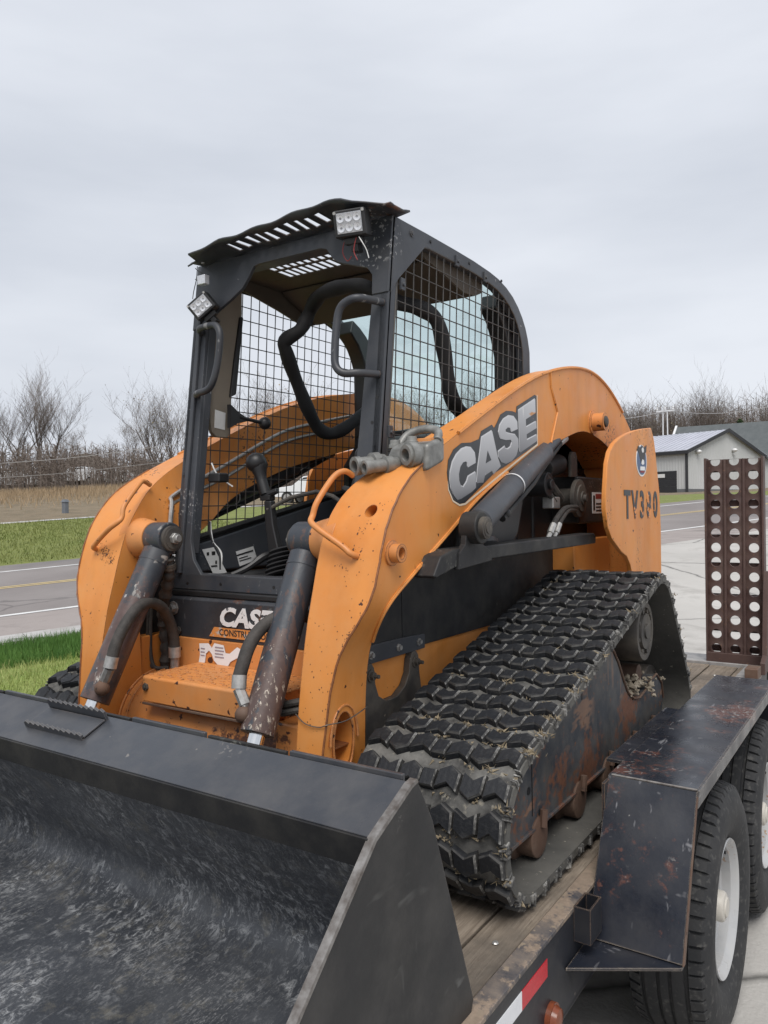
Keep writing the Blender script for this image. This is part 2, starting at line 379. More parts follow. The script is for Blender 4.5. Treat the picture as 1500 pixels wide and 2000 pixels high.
S_all = sorted(set(lin(-60, 60, 60)+lin(60, 300, 24)+lin(-300, -60, 12)))
base = sheet('ground', lin(-400,-60,8)+lin(-50,100,30)+lin(120,500,12), lin(-300,-40,8)+lin(-36,60,32)+lin(80,500,12), FIELD, -0.35)
sheet('parking_lot', lin(4, 90, 60), lin(-40, -2.3, 40), LOT)
sheet('parking_lot', lin(-50, 4, 24), lin(-50, -9.5, 24), LOT, 0.0)
lawn_o = sheet('lawn', lin(-50, 4, 54), lin(-9.5, -3.0, 20), LAWN, -0.004)
sheet('shoulder', lin(-60, 90, 90), lin(-2.3, -0.12, 6), SHOULDER, 0.0)
sheet('road', S_all, lin(-0.12, 8.6, 10), ASPHALT, 0.0)
sheet('verge', lin(-60, 120, 90), lin(8.6, 20.6, 14), LAWN_F, 0.0)
sheet('far_path', lin(-60, 30, 60), [20.6, 21.1], KERBM, 0.02)
sheet('field', lin(-80, 120, 80), lin(21.1, 80, 40), FIELD, 0.0, bumpy=0.12)
for t0, t1, m in ((-0.08,0.08,LINE_W),(7.12,7.28,LINE_W),(3.70,3.80,LINE_Y),(3.92,4.02,LINE_Y)):
    sheet('road_marking', S_all, [t0, t1], m, 0.006)
# kerb and gutter along the lawn, cast in sections
mbk = MB(); km = None
for i in range(16):
    s0 = -30+2.1*i; s1 = s0+2.09
    vs = []
    for s in (s0, s1):
        for t, dz in ((-3.04,-0.1),(-3.04,0.03),(-2.86,0.04),(-2.80,-0.0),(-2.32,0.012),(-2.32,-0.1)):
            x, y = st2xy(s, t); vs.append((x, y, hst(s, t)+dz+0.02))
    mb = MB(); mb.add(vs, [(j,j+1,7+j,6+j) for j in range(5)]+[(5,0,6,11),(0,1,2,3,4,5),(11,10,9,8,7,6)])
    k = part('kerb', mb, KERBM, smooth=20)
    if km is None: km = k; k['kind'] = 'structure'
    else: k.parent = km; k.name = 'kerb_section'

def blades(name, n, smp, hgt, wid, mat, label, seed=1, lean=0.5, parent=None):
    rng = np.random.default_rng(seed); vs = np.zeros((n*3, 3)); k = 0
    s, t = smp(rng, n)
    for i in range(n):
        x, y = st2xy(s[i], t[i]); z = hst(s[i], t[i])-0.01
        a = rng.random()*6.283; h = hgt*(0.55+0.9*rng.random()); w = wid*(0.6+0.8*rng.random())
        dx, dy = math.cos(a)*w/2, math.sin(a)*w/2; b = rng.random()*6.283; l = h*lean*rng.random()
        vs[3*i] = (x-dx, y-dy, z); vs[3*i+1] = (x+dx, y+dy, z); vs[3*i+2] = (x+math.cos(b)*l, y+math.sin(b)*l, z+h)
    me = bpy.data.meshes.new(name); me.from_pydata(vs.tolist(), [], [(3*i,3*i+1,3*i+2) for i in range(n)]); me.materials.append(mat)
    o = bpy.data.objects.new(name, me); COL.objects.link(o); o['kind'] = 'stuff'; o['label'] = label; return o
GB1 = simple('light_grass_blades', (0.24,0.31,0.08), (0.36,0.37,0.15), 0.7, scale=2.5, spec=0.3)
GB2 = simple('deep_grass_blades', (0.055,0.135,0.025), (0.10,0.20,0.04), 0.7, scale=2.5, spec=0.3)
GB3 = simple('far_grass_blades', (0.14,0.18,0.045), (0.23,0.245,0.085), 0.7, scale=1.2, spec=0.3)
blades('grass', 60000, lambda r,n: (r.uniform(-5,3,n), r.uniform(-9.4,-4.3,n)), 0.07, 0.008, GB1, 'pale mown grass between the trailer and the kerb', 1, 0.9)
blades('grass', 42000, lambda r,n: (r.uniform(-5,4,n), r.uniform(-4.5,-3.0,n)), 0.11, 0.009, GB2, 'deep green grass strip growing along the kerb', 2, 0.7)
blades('grass', 30000, lambda r,n: (r.uniform(-9,9,n), r.uniform(8.7,20.5,n)), 0.10, 0.028, GB3, 'bright green mown verge across the road', 3, 0.9)
blades('dry_grass', 16000, lambda r,n: (r.uniform(-8,26,n), 26+18*r.random(n)**0.4), 0.35, 0.035, STRAW, 'straw coloured dry grass on the bank across the road', 4, 0.6)

# ------------------------------------------------------------------ trees
def make_tree_mesh(name, seed, H, trunk_r, spread=0.55, fork=0.28, kids=(6,5,5,4,3), bud=0.0, droop=0.0, vase=False):
    rng = random.Random(seed); tr = MB(); cr = MB()
    def branch(p, d, L, r, lev):
        seg = 4 if lev < 2 else (3 if lev < 4 else 1); pts = [p.copy()]; q = p.copy(); dd = d.copy()
        for i in range(seg):
            w = 0.10 if lev == 0 else 0.22
            dd = (dd + Vector((rng.uniform(-w,w), rng.uniform(-w,w), rng.uniform(-w*0.3,w)+0.05-droop*lev*0.04))).normalized()
            q = q + dd*(L/seg); pts.append(q.copy())
        rs = [r*(1-0.62*i/seg) for i in range(seg+1)]
        (tr if lev < 2 else cr).tube(pts, rs, 6 if lev == 0 else (5 if lev == 1 else 3), 0, cap=False)
        if lev >= 4 and bud and rng.random() < bud:
            s = 0.05+0.05*rng.random(); c = pts[-1]
            cr.add([c+Vector((rng.uniform(-s,s),rng.uniform(-s,s),rng.uniform(-s,s))) for _ in range(3)], [(0,1,2)], 1)
        if lev >= 5: return
        n = kids[lev] if lev < len(kids) else 2
        for k in range(n):
            f = (fork+(1-fork)*(k+rng.random())/n) if lev == 0 else (0.25+0.75*(k+rng.random())/n)
            i = min(int(f*seg), seg-1); a = f*seg-i; c = pts[i].lerp(pts[i+1], a)
            rr = (rs[i]*(1-a)+rs[i+1]*a)*(0.62 if lev else 0.5)
            ax = Vector((rng.gauss(0,1), rng.gauss(0,1), 0.1)).normalized()
            nd = (dd*(1-spread*0.55)+ax*spread*(0.75+0.4*rng.random())+Vector((0,0,0.22))).normalized()
            if vase and lev == 0: nd = (Vector((0,0,1))+ax*rng.uniform(.28,.72)).normalized()
            branch(c, nd, L*((0.62 if lev else 0.55) if not vase else (0.58 if lev else 1.25))*(0.75+0.5*rng.random())*(1.0-0.35*f if lev == 0 else 1), max(rr, 0.006), lev+1)
    branch(Vector((0,0,-0.2)), Vector((rng.uniform(-.06,.06), rng.uniform(-.06,.06), 1)), H*(0.42 if vase else 0.62), trunk_r, 0)
    return (mesh_from('trunk', tr, [BARK], (0,0,0), 60, False), mesh_from('crown', cr, [TWIG, BUD], (0,0,0), 0, False))
TREES = [make_tree_mesh('t', 11, 10, 0.21, 0.5, 0.3, (5,6,5,4,2), vase=True), make_tree_mesh('t', 23, 10, 0.17, 0.45, 0.45, (4,6,5,4,2), vase=True), make_tree_mesh('t', 5, 10, 0.20, 0.55, 0.3, (6,6,5,4,2), 0.22, vase=True),
         make_tree_mesh('t', 42, 10, 0.21, 0.5, 0.35, (5,6,5,4,2), vase=True), make_tree_mesh('t', 77, 10, 0.13, 0.7, 0.15, (7,5,4,4,3), 0.08)]
def tree(az, D, H, k, rot, label, group, lean=0.0):
    H *= 0.60
    x, y, z = polar(az, D); o = thing('bare_tree', label, 'tree', (x, y, z), group)
    o.scale = (H/10*1.35, H/10*1.35, H/10*1.12); o.rotation_euler = (lean, 0, R(rot))
    for nm, me in zip(('trunk','crown'), TREES[k]):
        c = bpy.data.objects.new(nm, me); COL.objects.link(c); c.parent = o
    return o
GL = 'bare trees across the road on the left'
tree(-60.2, 72, 12.0, 1, 40, 'bare tree at the left edge of the picture', GL)
tree(-58.9, 74, 13.6, 3, 10, 'tall bare tree, second from the left edge', GL)
tree(-57.7, 71, 13.0, 0, 200, 'tall bare tree with a straight trunk, third from the left edge', GL)
tree(-57.0, 73, 13.0, 1, 120, 'tall slanting bare tree at the right of the left clump', GL)
tree(-55.8, 76, 8.4, 4, 80, 'small bushy bare tree right of the left clump', GL)
tree(-50.3, 72, 13.2, 2, 30, 'round-crowned bare tree with pale buds left of the cab', GL)
tree(-51.8, 70, 8.8, 4, 200, 'small bare tree beside the round-crowned one', GL)
tree(-48.6, 75, 13.5, 0, 300, 'bare tree half hidden by the left cab post', GL)
GC = 'bare trees seen through the cab'
tree(-43.4, 76, 17.0, 1, 20, 'bare tree seen through the far cab screen, left one', GC)
tree(-41.4, 78, 18.0, 2, 150, 'reddish bare tree seen through the far cab screen, right one', GC)
tree(-38.5, 82, 15.0, 4, 60, 'bare tree behind the lap bar in the cab', GC)
tree(-32.4, 88, 20.0, 4, 250, 'bare tree seen through the rear window, left', GC)
tree(-29.3, 90, 18.5, 2, 100, 'bare tree seen through the rear window, middle', GC)
tree(-26.5, 92, 19.0, 0, 190, 'bare tree seen through the rear window, right', GC)
GR = 'bare trees behind the metal building'
for az, D, H, k, rot, lb in ((-17.3,112,15,4,10,'bare tree peeking out behind the orange arm hump'), (-16.2,120,17.5,2,70,'bare tree right of the orange arm hump'),
        (-15.1,116,18.5,4,160,'bushy bare tree left of the white mast'), (-14.0,118,18.5,2,220,'bare tree straight behind the white mast'),
        (-12.7,114,18.5,3,300,'tallest bare tree above the metal building ridge'), (-11.6,117,19.5,0,20,'broad bare tree above the gable peak'),
        (-10.4,121,19,4,100,'bare tree right of the gable peak'), (-8.9,125,17,2,10,'bare tree between the gable and the conifer'), (-7.4,112,17,3,200,'bare tree at the right edge of the picture'),
        (-13.3,128,20,1,90,'slim bare tree in the second row behind the gable'), (-15.8,130,19,0,290,'slim bare tree in the second row behind the mast')):
    tree(az, D, H, k, rot, lb, GR)

def stems(name, n, azr, Dr, hr, mat, label, seed, r0=0.03, twigs=9):
    rng = random.Random(seed); mb = MB()
    for i in range(n):
        az = rng.uniform(*azr); D = rng.uniform(*Dr); x, y, z = polar(az, D); h = rng.uniform(*hr)
        p = Vector((x, y, z-0.2)); q = p+Vector((rng.uniform(-.12,.12)*h, rng.uniform(-.12,.12)*h, h)); mid = p.lerp(q, .5)+Vector((rng.uniform(-.2,.2), rng.uniform(-.2,.2), 0))
        r = r0*(0.6+rng.random()); mb.tube([p, mid, q], [r, r*.7, r*.25], 3, 0, cap=False)
        for k in range(twigs):
            f = 0.2+0.8*rng.random(); c = p.lerp(mid, f*2) if f < .5 else mid.lerp(q, f*2-1)
            l = h*0.30*rng.uniform(.4,1); d = Vector((rng.gauss(0,1), rng.gauss(0,1), rng.uniform(.2,1.4))).normalized()*l
            w = d.orthogonal().normalized()*0.022; mb.add([c-w, c+w, c+d], [(0,1,2)])
            w2 = d.cross(w).normalized()*0.02; e = c+d*.5; d2 = (d+w*20*rng.uniform(-1,1)+w2*20*rng.uniform(-1,1))*.5; mb.add([e-w2, e+w2, e+d2], [(0,1,2)])
    o = part(name, mb, mat, smooth=0, fix=False); return tag(o, label, None, None, 'stuff')
stems('woodland', 2600, (-66,-34), (58,78), (1.8,3.6), BRUSH, 'brown leafless brush along the far edge of the field', 5)
stems('woodland', 900, (-34,-22), (66,90), (2.5,5.5), BRUSH, 'brown leafless brush seen behind the cab', 6)
stems('woodland', 2400, (-20,-5), (118,150), (7,13.5), BRUSH, 'leafless wood behind the metal building', 8, 0.06, 12)
# wooded rise behind
mbh = MB(); vs = []; rnd = random.Random(4); NA = 90
for i in range(NA+1):
    az = -72+70*i/NA; top = 5.4+1.2*math.sin(i*.33)+0.8*math.sin(i*.9+1)+(5.0*sstep(-30,-16,az))+rnd.random()*.5
    for D, zz in ((82 if az < -25 else 135, 1.0), (100 if az < -25 else 150, top), (260, top+1)):
        vs.append((D*math.sin(R(az)), D*math.cos(R(az)), zz+1.0))
mbh.add(vs, [(3*i+j, 3*i+j+1, 3*i+j+4, 3*i+j+3) for i in range(NA) for j in range(2)])
tag(part('hills', mbh, HILLM, smooth=60, fix=False), kind='structure')

# conifer and leafing bush on the right
def conifer(az, D, H, label):
    x, y, z = polar(az, D); o = thing('conifer_tree', label, 'tree', (x, y, z)); rng = random.Random(9); t = MB(); c = MB()
    t.tube([(x,y,z-.2),(x,y,z+H*.9)], [.16,.03], 6)
    for i in range(1500):
        f = rng.random()**0.8; rr = (1-f)*H*0.27*(0.5+0.5*rng.random()); a = rng.random()*6.283; zz = z+H*(0.06+0.94*f)
        p = Vector((x+math.cos(a)*rr, y+math.sin(a)*rr, zz)); d = Vector((math.cos(a), math.sin(a), -0.35))*rng.uniform(.25,.55); w = Vector((-math.sin(a), math.cos(a), rng.uniform(-.4,.4)))*rng.uniform(.08,.2)
        c.add([p-w, p+w, p+d], [(0,1,2)])
    part('trunk', t, BARK, o); part('crown', c, CONIFER, o, smooth=0, fix=False)
conifer(-8.95, 104, 8.6, 'dark green conifer behind the buildings')
def bush(az, D, H, label):
    x, y, z = polar(az, D); o = thing('leafing_bush', label, 'bush', (x, y, z)); rng = random.Random(19); t = MB(); c = MB()
    for k in range(7):
        a = k*.9; t.tube([(x,y,z-.2),(x+math.cos(a)*H*.2,y+math.sin(a)*H*.2,z+H*.75)], [.06,.015], 4)
    for i in range(1100):
        d = Vector((rng.gauss(0,1),rng.gauss(0,1),rng.gauss(0,1))).normalized()*rng.random()**.4; p = Vector((x+d.x*H*.42, y+d.y*H*.42, z+H*.55+d.z*H*.45)); s = .2
        c.add([p+Vector((rng.uniform(-s,s),rng.uniform(-s,s),rng.uniform(-s,s))) for _ in range(3)], [(0,1,2)])
    part('trunk', t, BARK, o); part('crown', c, FRESH, o, smooth=0, fix=False)
bush(-17.0, 104, 7.5, 'pale green leafing tree beside the orange hump')
bush(-8.2, 106, 7, 'pale green leafing tree right of the conifer')

# ------------------------------------------------------------------ buildings
SIDING = simple('light_grey_siding', (0.47,0.48,0.475), (0.53,0.535,0.53), 0.5, scale=0.3)
ROOFM = simple('grey_metal_roof', (0.36,0.37,0.42), (0.46,0.47,0.53), 0.4, scale=0.5)
TRIM = simple('charcoal_trim', (0.02,0.021,0.024), (0.03,0.031,0.034), 0.5)
WAINS = simple('dark_grey_wainscot', (0.12,0.125,0.13), (0.14,0.145,0.15), 0.6)
SHING = simple('dark_shingle', (0.075,0.085,0.088), (0.10,0.11,0.112), 0.8, scale=1.5)
GLASSD = simple('dark_pane', (0.01,0.011,0.013), (0.02,0.021,0.024), 0.1)
def shop():
    D = 78; bx, by, bz = polar(-12.35, D); bz = 1.9
    o = thing('metal_building', 'light grey metal shop with a black overhead door across the road', 'building', (bx, by, bz))
    va = -33.8   # camera axis; gable runs right and back, side wall left and back
    g = Vector((math.cos(R(-va-45+90-45)), 0, 0))
    ga = R(33.8+38); g = Vector((math.cos(ga), math.sin(ga), 0)); e = Vector((-math.sin(ga), math.cos(ga), 0))
    W, L, Hh, Pk = 14.5, 15.0, 4.45, 2.2
    O = Vector((bx, by, bz))
    def P(a, b, z): return O+g*a+e*b+Vector((0,0,z))
    m = MB(); m.add([P(0,0,-1),P(0,0,Hh),P(0,L,Hh),P(0,L,-1)], [(0,1,2,3)]); m.add([P(W,0,-1),P(W,0,Hh),P(W,L,Hh),P(W,L,-1)], [(3,2,1,0)])
    m.add([P(0,0,-1),P(W,0,-1),P(W,0,Hh),P(W/2,0,Hh+Pk),P(0,0,Hh)], [(0,1,2,3,4)]); m.add([P(0,L,-1),P(W,L,-1),P(W,L,Hh),P(W/2,L,Hh+Pk),P(0,L,Hh)], [(4,3,2,1,0)])
    w = part('wall', m, SIDING, o, smooth=0)
    def slab(a0,b0,z0,a1,b1,z1,th): # thin box along direction pieces
        pass
    ribs = MB()
    for i in range(50):
        b = 0.3*i+0.15
        ribs.add([P(-0.03,b-.04,0.75),P(-0.03,b+.04,0.75),P(-0.03,b+.04,Hh-.1),P(-0.03,b-.04,Hh-.1),P(0,b-.08,0.75),P(0,b+.08,0.75),P(0,b+.08,Hh-.1),P(0,b-.08,Hh-.1)],[(0,1,2,3),(0,3,7,4),(1,5,6,2)])
    for i in range(48):
        a = 0.3*i+0.15; zt = Hh+Pk*(1-abs(a-W/2)/(W/2))-.15
        ribs.add([P(a-.04,-.03,.75),P(a+.04,-.03,.75),P(a+.04,-.03,zt),P(a-.04,-.03,zt),P(a-.08,0,.75),P(a+.08,0,.75),P(a+.08,0,zt),P(a-.08,0,zt)],[(0,1,2,3),(0,3,7,4),(1,5,6,2)])
    tag(part('siding_rib', ribs, SIDING, w, smooth=0), kind='stuff')
    for sgn in (0, 1):
        r = MB(); ov = 0.35; a0 = -ov if sgn == 0 else W+ov; zz = Hh-ov*Pk/(W/2)
        q = [P(a0,-ov,zz),P(W/2,-ov,Hh+Pk),P(W/2,L+ov,Hh+Pk),P(a0,L+ov,zz)]; r.add(q+[p+Vector((0,0,.12)) for p in q], [(0,1,2,3),(7,6,5,4),(0,4,5,1),(1,5,6,2),(2,6,7,3),(3,7,4,0)])
        for i in range(26):
            b = -ov+0.6*i; A, B = P(a0,b,zz+.14), P(W/2,b,Hh+Pk+.14); r.tube([A,B], .035, 4)
        part('roof', r, ROOFM, o, smooth=0)
    t = MB()
    for a0, z0, a1, z1 in ((-.37,Hh-.17,W/2,Hh+Pk+.06),(W+.37,Hh-.17,W/2,Hh+Pk+.06)):
        A, B = P(a0,-.39,z0), P(a1,-.39,z1); up = Vector((0,0,.17)); bk = e*.08; t.add([A-up,B-up,B+up,A+up,A-up+bk,B-up+bk,B+up+bk,A+up+bk],[(0,1,2,3),(7,6,5,4),(0,4,5,1),(2,6,7,3),(1,5,6,2),(3,7,4,0)])
    A, B = P(-.39,-.4,Hh-.2), P(-.39,L,Hh-.2); up = Vector((0,0,.16)); bk = g*.08; t.add([A-up,B-up,B+up,A+up,A-up+bk,B-up+bk,B+up+bk,A+up+bk],[(0,1,2,3),(7,6,5,4),(0,4,5,1),(2,6,7,3),(1,5,6,2),(3,7,4,0)])
    for a, b in ((0,0),):
        t.tube([P(a-.02,b-.02,-.5),P(a-.02,b-.02,Hh-.1)], .16, 4)
    part('trim', t, TRIM, o, smooth=0)
    wz = MB(); wz.add([P(-.05,0,-1),P(-.05,0,.8),P(-.05,L,.8),P(-.05,L,-1)],[(0,1,2,3)]); wz.add([P(0,-.05,-1),P(0,-.05,.8),P(W,-.05,.8),P(W,-.05,-1)],[(3,2,1,0)])
    part('wainscot', wz, WAINS, o, smooth=0)
    d = MB()
    for k in range(4):
        z0 = -.3+k*.72
        d.add([P(-.1,1.0,z0),P(-.1,4.2,z0),P(-.1,4.2,z0+.69),P(-.1,1.0,z0+.69),P(0,1.0,z0),P(0,4.2,z0),P(0,4.2,z0+.69),P(0,1.0,z0+.69)],[(0,1,2,3),(0,4,5,1),(1,5,6,2),(2,6,7,3),(3,7,4,0)])
    dr = part('overhead_door', d, TRIM, o, smooth=0)
    p = MB(); p.add([P(-.12,2.2,1.95),P(-.12,3.3,1.95),P(-.12,3.3,2.3),P(-.12,2.2,2.3)],[(0,1,2,3)]); part('pane', p, LABEL_W, dr, smooth=0)
    for a in (1.75, 8.5):
        l = MB(); l.sphere(P(a,-.25,Hh-.2+(.5 if a > 5 else 0.1)), .27, 12, 0, (1,1,.75)); l.cyl(P(a,-.02,Hh-.1), P(a,-.25,Hh-.1), .09, 8); part('wall_lamp', l, WHITEP, o)
    return o
shop()
def house():
    x, y, z = polar(-6.9, 96); z -= 1.2; o = thing('house', 'building with a dark shingle roof behind the metal shop', 'building', (x, y, z)); m = MB(); m.box(x-11, x+11, y, y+10, z-1, z+5.0); part('wall', m, SIDING, o)
    r = MB(); r.prism([(y-.6,z+4.7),(y+5,z+9.2),(y+10.6,z+4.7),(y+10.6,z+4.5),(y+5,z+8.9),(y-.6,z+4.5)], 0, x-11.5, x+12); part('roof', r, SHING, o)
    g = MB(); g.prism([(y-.7,z+4.9),(y+5,z+9.4),(y+5,z+9.0),(y-.2,z+4.9)], 0, x-11.7, x-11.45); part('barge_board', g, WHITEP, o)
house()
def mast():
    x, y, z = polar(-13.7, 96); o = thing('utility_mast', 'small white twin-post mast above the metal roof', 'mast', (x, y, z)); m = MB()
    for dx in (-.3, .3): m.tube([(x+dx,y,z-.3),(x+dx*.8,y,z+9.4)], [.10,.07], 6)
    part('post', m, WHITEP, o); b = MB(); b.box(x-1.0, x+1.0, y-.07, y+.07, z+9.35, z+9.5); part('cross_arm', b, WHITEP, o)
    for dx in (-.9, 0, .9):
        i = MB(); i.lathe([(0,.07),(.1,.14),(.2,.07),(.3,.12),(.4,.05)], (x+dx,y,z+9.5), (0,0,1), 8); part('insulator', i, WHITEP, o)
mast()
CABLE = simple('grey_cable', (0.30,0.29,0.28), (0.36,0.35,0.34), 0.6)
def cable(pts, r, label):
    mb = MB(); mb.tube(smooth_path(pts, 8), r, 5); tag(part('power_cable', mb, CABLE), label, 'cable')
def pt(az, D, z): return (D*math.sin(R(az)), D*math.cos(R(az)), z)
cable([pt(-64,56,4.1), pt(-56,57,4.9), pt(-48,59,6.2), pt(-40,62,7.0)], .022, 'upper overhead cable crossing in front of the left trees')
cable([pt(-64,56,3.2), pt(-56,57,3.9), pt(-48,59,5.0), pt(-40,62,5.8)], .016, 'lower overhead cable crossing in front of the left trees')
cable([pt(-19,93,11.2), pt(-16,94,11.4), pt(-13.7,96,12.2)], .035, 'overhead cable running left from the white mast')
cable([pt(-13.7,96,12.2), pt(-10,94,11.4), pt(-5,93,12)], .035, 'overhead cable running right from the white mast')
PEDM = simple('grey_pedestal', (0.12,0.135,0.155), (0.16,0.17,0.19), 0.5)
def pedestal():
    x, y, z = polar(-56.25, 38.3); o = thing('utility_pedestal', 'small grey utility pedestal standing in the dry field', 'utility box', (x, y, z)); m = MB(); m.box(x-.13, x+.13, y-.1, y+.1, z-.1, z+.5); part('body', m, PEDM, o, .02)
    c = MB(); c.loft([[(x-.16,y-.13,z+.5),(x+.16,y-.13,z+.5),(x+.16,y+.13,z+.5),(x-.16,y+.13,z+.5)],[(x-.1,y-.08,z+.62),(x+.1,y-.08,z+.62),(x+.1,y+.08,z+.62),(x-.1,y+.08,z+.62)]]); part('cap', c, PEDM, o)
pedestal()
# ------------------------------------------------------------------ parked cars
CARW = simple('white_car_paint', (0.68,0.69,0.70), (0.74,0.75,0.76), 0.2)
TYREM0 = simple('car_tyre', (0.02,0.02,0.02), (0.03,0.03,0.03), 0.8)
LAMPR = simple('car_tail_lamp', (0.25,0.02,0.02), (0.2,0.02,0.02), 0.2)
def car(az, D, heading, label, zoff=0.0):
    x, y, z = polar(az, D); o = thing('parked_car', label, 'car', (x, y, z+zoff), 'white cars parked beyond the road'); X, Y, Z = o.location
    prof = [(-2.2,.35),(-2.25,.62),(-2.1,.82),(-1.15,.93),(-.55,1.40),(.75,1.45),(1.5,1.02),(2.15,.95),(2.25,.6),(2.2,.35)]
    secs = []
    for w, k in ((-.86,.97),(-.78,1.0),(.78,1.0),(.86,.97)):
        secs.append([(X+a*(k if abs(w) > .8 else 1), Y+w*(0.86 if b > 1.1 else 1), Z+b) for a, b in prof])
    m = MB(); m.loft(secs); part('body', m, CARW, o, .03, smooth=50)
    for sg in (-1, 1):
        g = MB(); yy = sg*.752; g.prism([(X-1.0,Z+.97),(X-.5,Z+1.33),(X+.1,Z+1.37),(X+.1,Z+.98)], 1, Y+yy-.03, Y+yy+.03); part('window', g, GLASSD, o)
        g = MB(); g.prism([(X+.17,Z+.98),(X+.17,Z+1.37),(X+.7,Z+1.36),(X+1.2,Z+1.05)], 1, Y+yy-.03, Y+yy+.03); part('window', g, GLASSD, o)
        for wx in (-1.4, 1.35):
            t = MB(); t.lathe([(-.1,.2),(-.1,.32),(.1,.32),(.1,.2)], (X+wx, Y+sg*.79, Z+.32), (0,1,0), 18)
            wv = part('wheel', t, TYREM0, o); r = MB(); r.lathe([(-.11,.06),(-.105,.2),(.105,.2),(.11,.06)], (X+wx, Y+sg*.79, Z+.32), (0,1,0), 14); part('rim', r, ZINC, wv)
        l = MB(); l.box(X+2.16, X+2.26, Y+sg*.6-.15, Y+sg*.6+.15, Z+.66, Z+.82); part('tail_light', l, LAMPR, o)
        l = MB(); l.box(X-2.24, X-2.1, Y+sg*.6-.16, Y+sg*.6+.16, Z+.62, Z+.76); part('headlight', l, LED, o)
    g = MB(); g.add([(X-1.18,Y-.66,Z+.95),(X-1.18,Y+.66,Z+.95),(X-.6,Y+.6,Z+1.4),(X-.6,Y-.6,Z+1.4)], [(0,1,2,3)]); part('windscreen', g, GLASSD, o)
    o.rotation_euler = (0,0,R(heading)); return o
car(-38.6, 40, 15, 'white car seen under the far lift arm through the cab')
car(-55.2, 66, 20, 'white car parked in front of the brush on the left')
car(-59.6, 68, 30, 'white car among the trunks at the left edge')
car(-53.1, 69, 10, 'white car behind the brush left of the far arm')
# ------------------------------------------------------------------ compact track loader
CX = -1.80
LOADER = thing('track_loader', 'orange compact track loader with black open cab standing on the trailer', 'loader', (CX, 2.7, 0.0))

# --- bucket
def mat_bucket():
    n = Nodes('scratched_black_bucket', 0.4, 0, 0.5)
    c = n.ramp(n.noise(2.2, 7, 0.6), [(0.3,(0.026,0.029,0.035)),(0.7,(0.056,0.061,0.071))])
    # mottled wear down to grey steel, in drifts
    drift = n.ramp(n.noise(2.6, 8, 0.68, stretch=(1,1.5,1.2), dist=0.8), [(0.42,0),(0.64,1)])
    mott = n.ramp(n.noise(48, 9, 0.82, stretch=(1,0.6,0.7), rot=(0,0,20), dist=0.7), [(0.50,0),(0.60,1)])
    c = n.mix(n.math('MULTIPLY', n.masked(mott, drift), 0.9), c, (0.42,0.43,0.44))
    fine = n.ramp(n.noise(190, 7, 0.8, stretch=(1,0.3,0.4), rot=(0,0,24), dist=0.8), [(0.53,0),(0.60,1)]); c = n.mix(n.math('MULTIPLY', n.masked(fine, n.ramp(n.noise(3.3, 5), [(0.4,0),(0.6,1)])), 0.5), c, (0.36,0.36,0.36))
    c = n.mix(n.math('MULTIPLY', n.ramp(n.noise(5.5, 6, 0.6, stretch=(1,0.7,1)), [(0.45,0),(0.75,1)]), 0.35), c, (0.13,0.135,0.142))
    # long thin scratches in several directions
    k = None
    for sc, st, ro, lo in ((140,(1,0.035,0.2),(0,0,28),0.735),(120,(0.05,1,0.2),(0,0,-52),0.74),(150,(1,0.04,0.3),(0,0,8),0.725),(110,(0.2,1,0.05),(25,0,10),0.735)):
        q = n.spots(sc, lo, lo+0.02, detail=2, stretch=st, rot=ro, rough=0.5, dist=1.1); k = q if k is None else n.math('MAXIMUM', k, q)
    c = n.mix(n.math('MULTIPLY', n.masked(k, n.ramp(n.noise(2.1, 4), [(0.38,0.1),(0.6,1)])), 0.5), c, (0.40,0.40,0.39))
    c = n.mix(n.math('MULTIPLY', n.ramp(n.noise(14, 9, 0.78), [(0.54,0),(0.68,1)]), 0.5), c, (0.19,0.175,0.14))
    n.set('Base Color', c); n.set('Roughness', n.ramp(n.noise(9, 7), [(0.3,0.22),(0.7,0.5)])); n.bump(n.noise(45, 7, 0.7), 0.25, 0.006); return n.mat
BUCKET = mat_bucket()
BUCKET_TOP = paint('bucket_top_paint', (0.032,0.035,0.043), (0.046,0.051,0.061), 0.34, (0.16,0.15,0.14), 0.76, (0.14,0.13,0.12), 0.3, scratch=(0.2,0.18,0.16), scratch_lo=0.70, edge=(0.18,0.16,0.15), edge_r=0.005)
BUCKET_SIDE = paint('bucket_side_plate', (0.013,0.0135,0.0145), (0.022,0.022,0.023), 0.5, (0.16,0.15,0.14), 0.77, (0.075,0.07,0.066), 0.4, scratch=(0.13,0.13,0.125), scratch_lo=0.655, edge=(0.24,0.21,0.19), edge_r=0.006)
BARE = simple('bare_worn_edge', (0.26,0.25,0.24), (0.085,0.07,0.06), 0.45, 0.4, 45)
XL, XR = -2.88, -0.72
bk = MB()
sheetp = [(1.05,0.41),(1.075,0.415),(1.115,0.36),(1.19,0.25),(1.25,0.165),(1.275,0.115),(1.268,0.07),(1.235,0.04),(1.18,0.026),(1.0,0.018),(0.45,0.006)]
sheetp = [(p.x,p.y) for p in smooth_path([(a,b,0) for a,b in sheetp], 4)]
back = [(0.45,-0.008),(1.0,0.0),(1.24,0.004),(1.31,0.03),(1.32,0.12),(1.16,0.40),(1.162,0.505)]
bk.prism([(1.047,0.447)]+sheetp+back+[(1.158,0.500)], 0, XL+.016, XR-.016)
bucket = part('bucket', bk, BUCKET, LOADER, smooth=30, label='wide black dirt bucket with worn scratched floor')
m = MB(); m.prism([(1.040,0.452),(1.160,0.508),(1.158,0.520),(1.036,0.464)], 0, XL+.014, XR-.014); part('top_plate', m, BUCKET_TOP, bucket, .002)
m = MB(); m.prism([(1.036,0.462),(1.030,0.462),(1.044,0.404),(1.050,0.406)], 0, XL+.012, XR-.012); part('front_flange', m, BLACK_PANEL, bucket, .001)
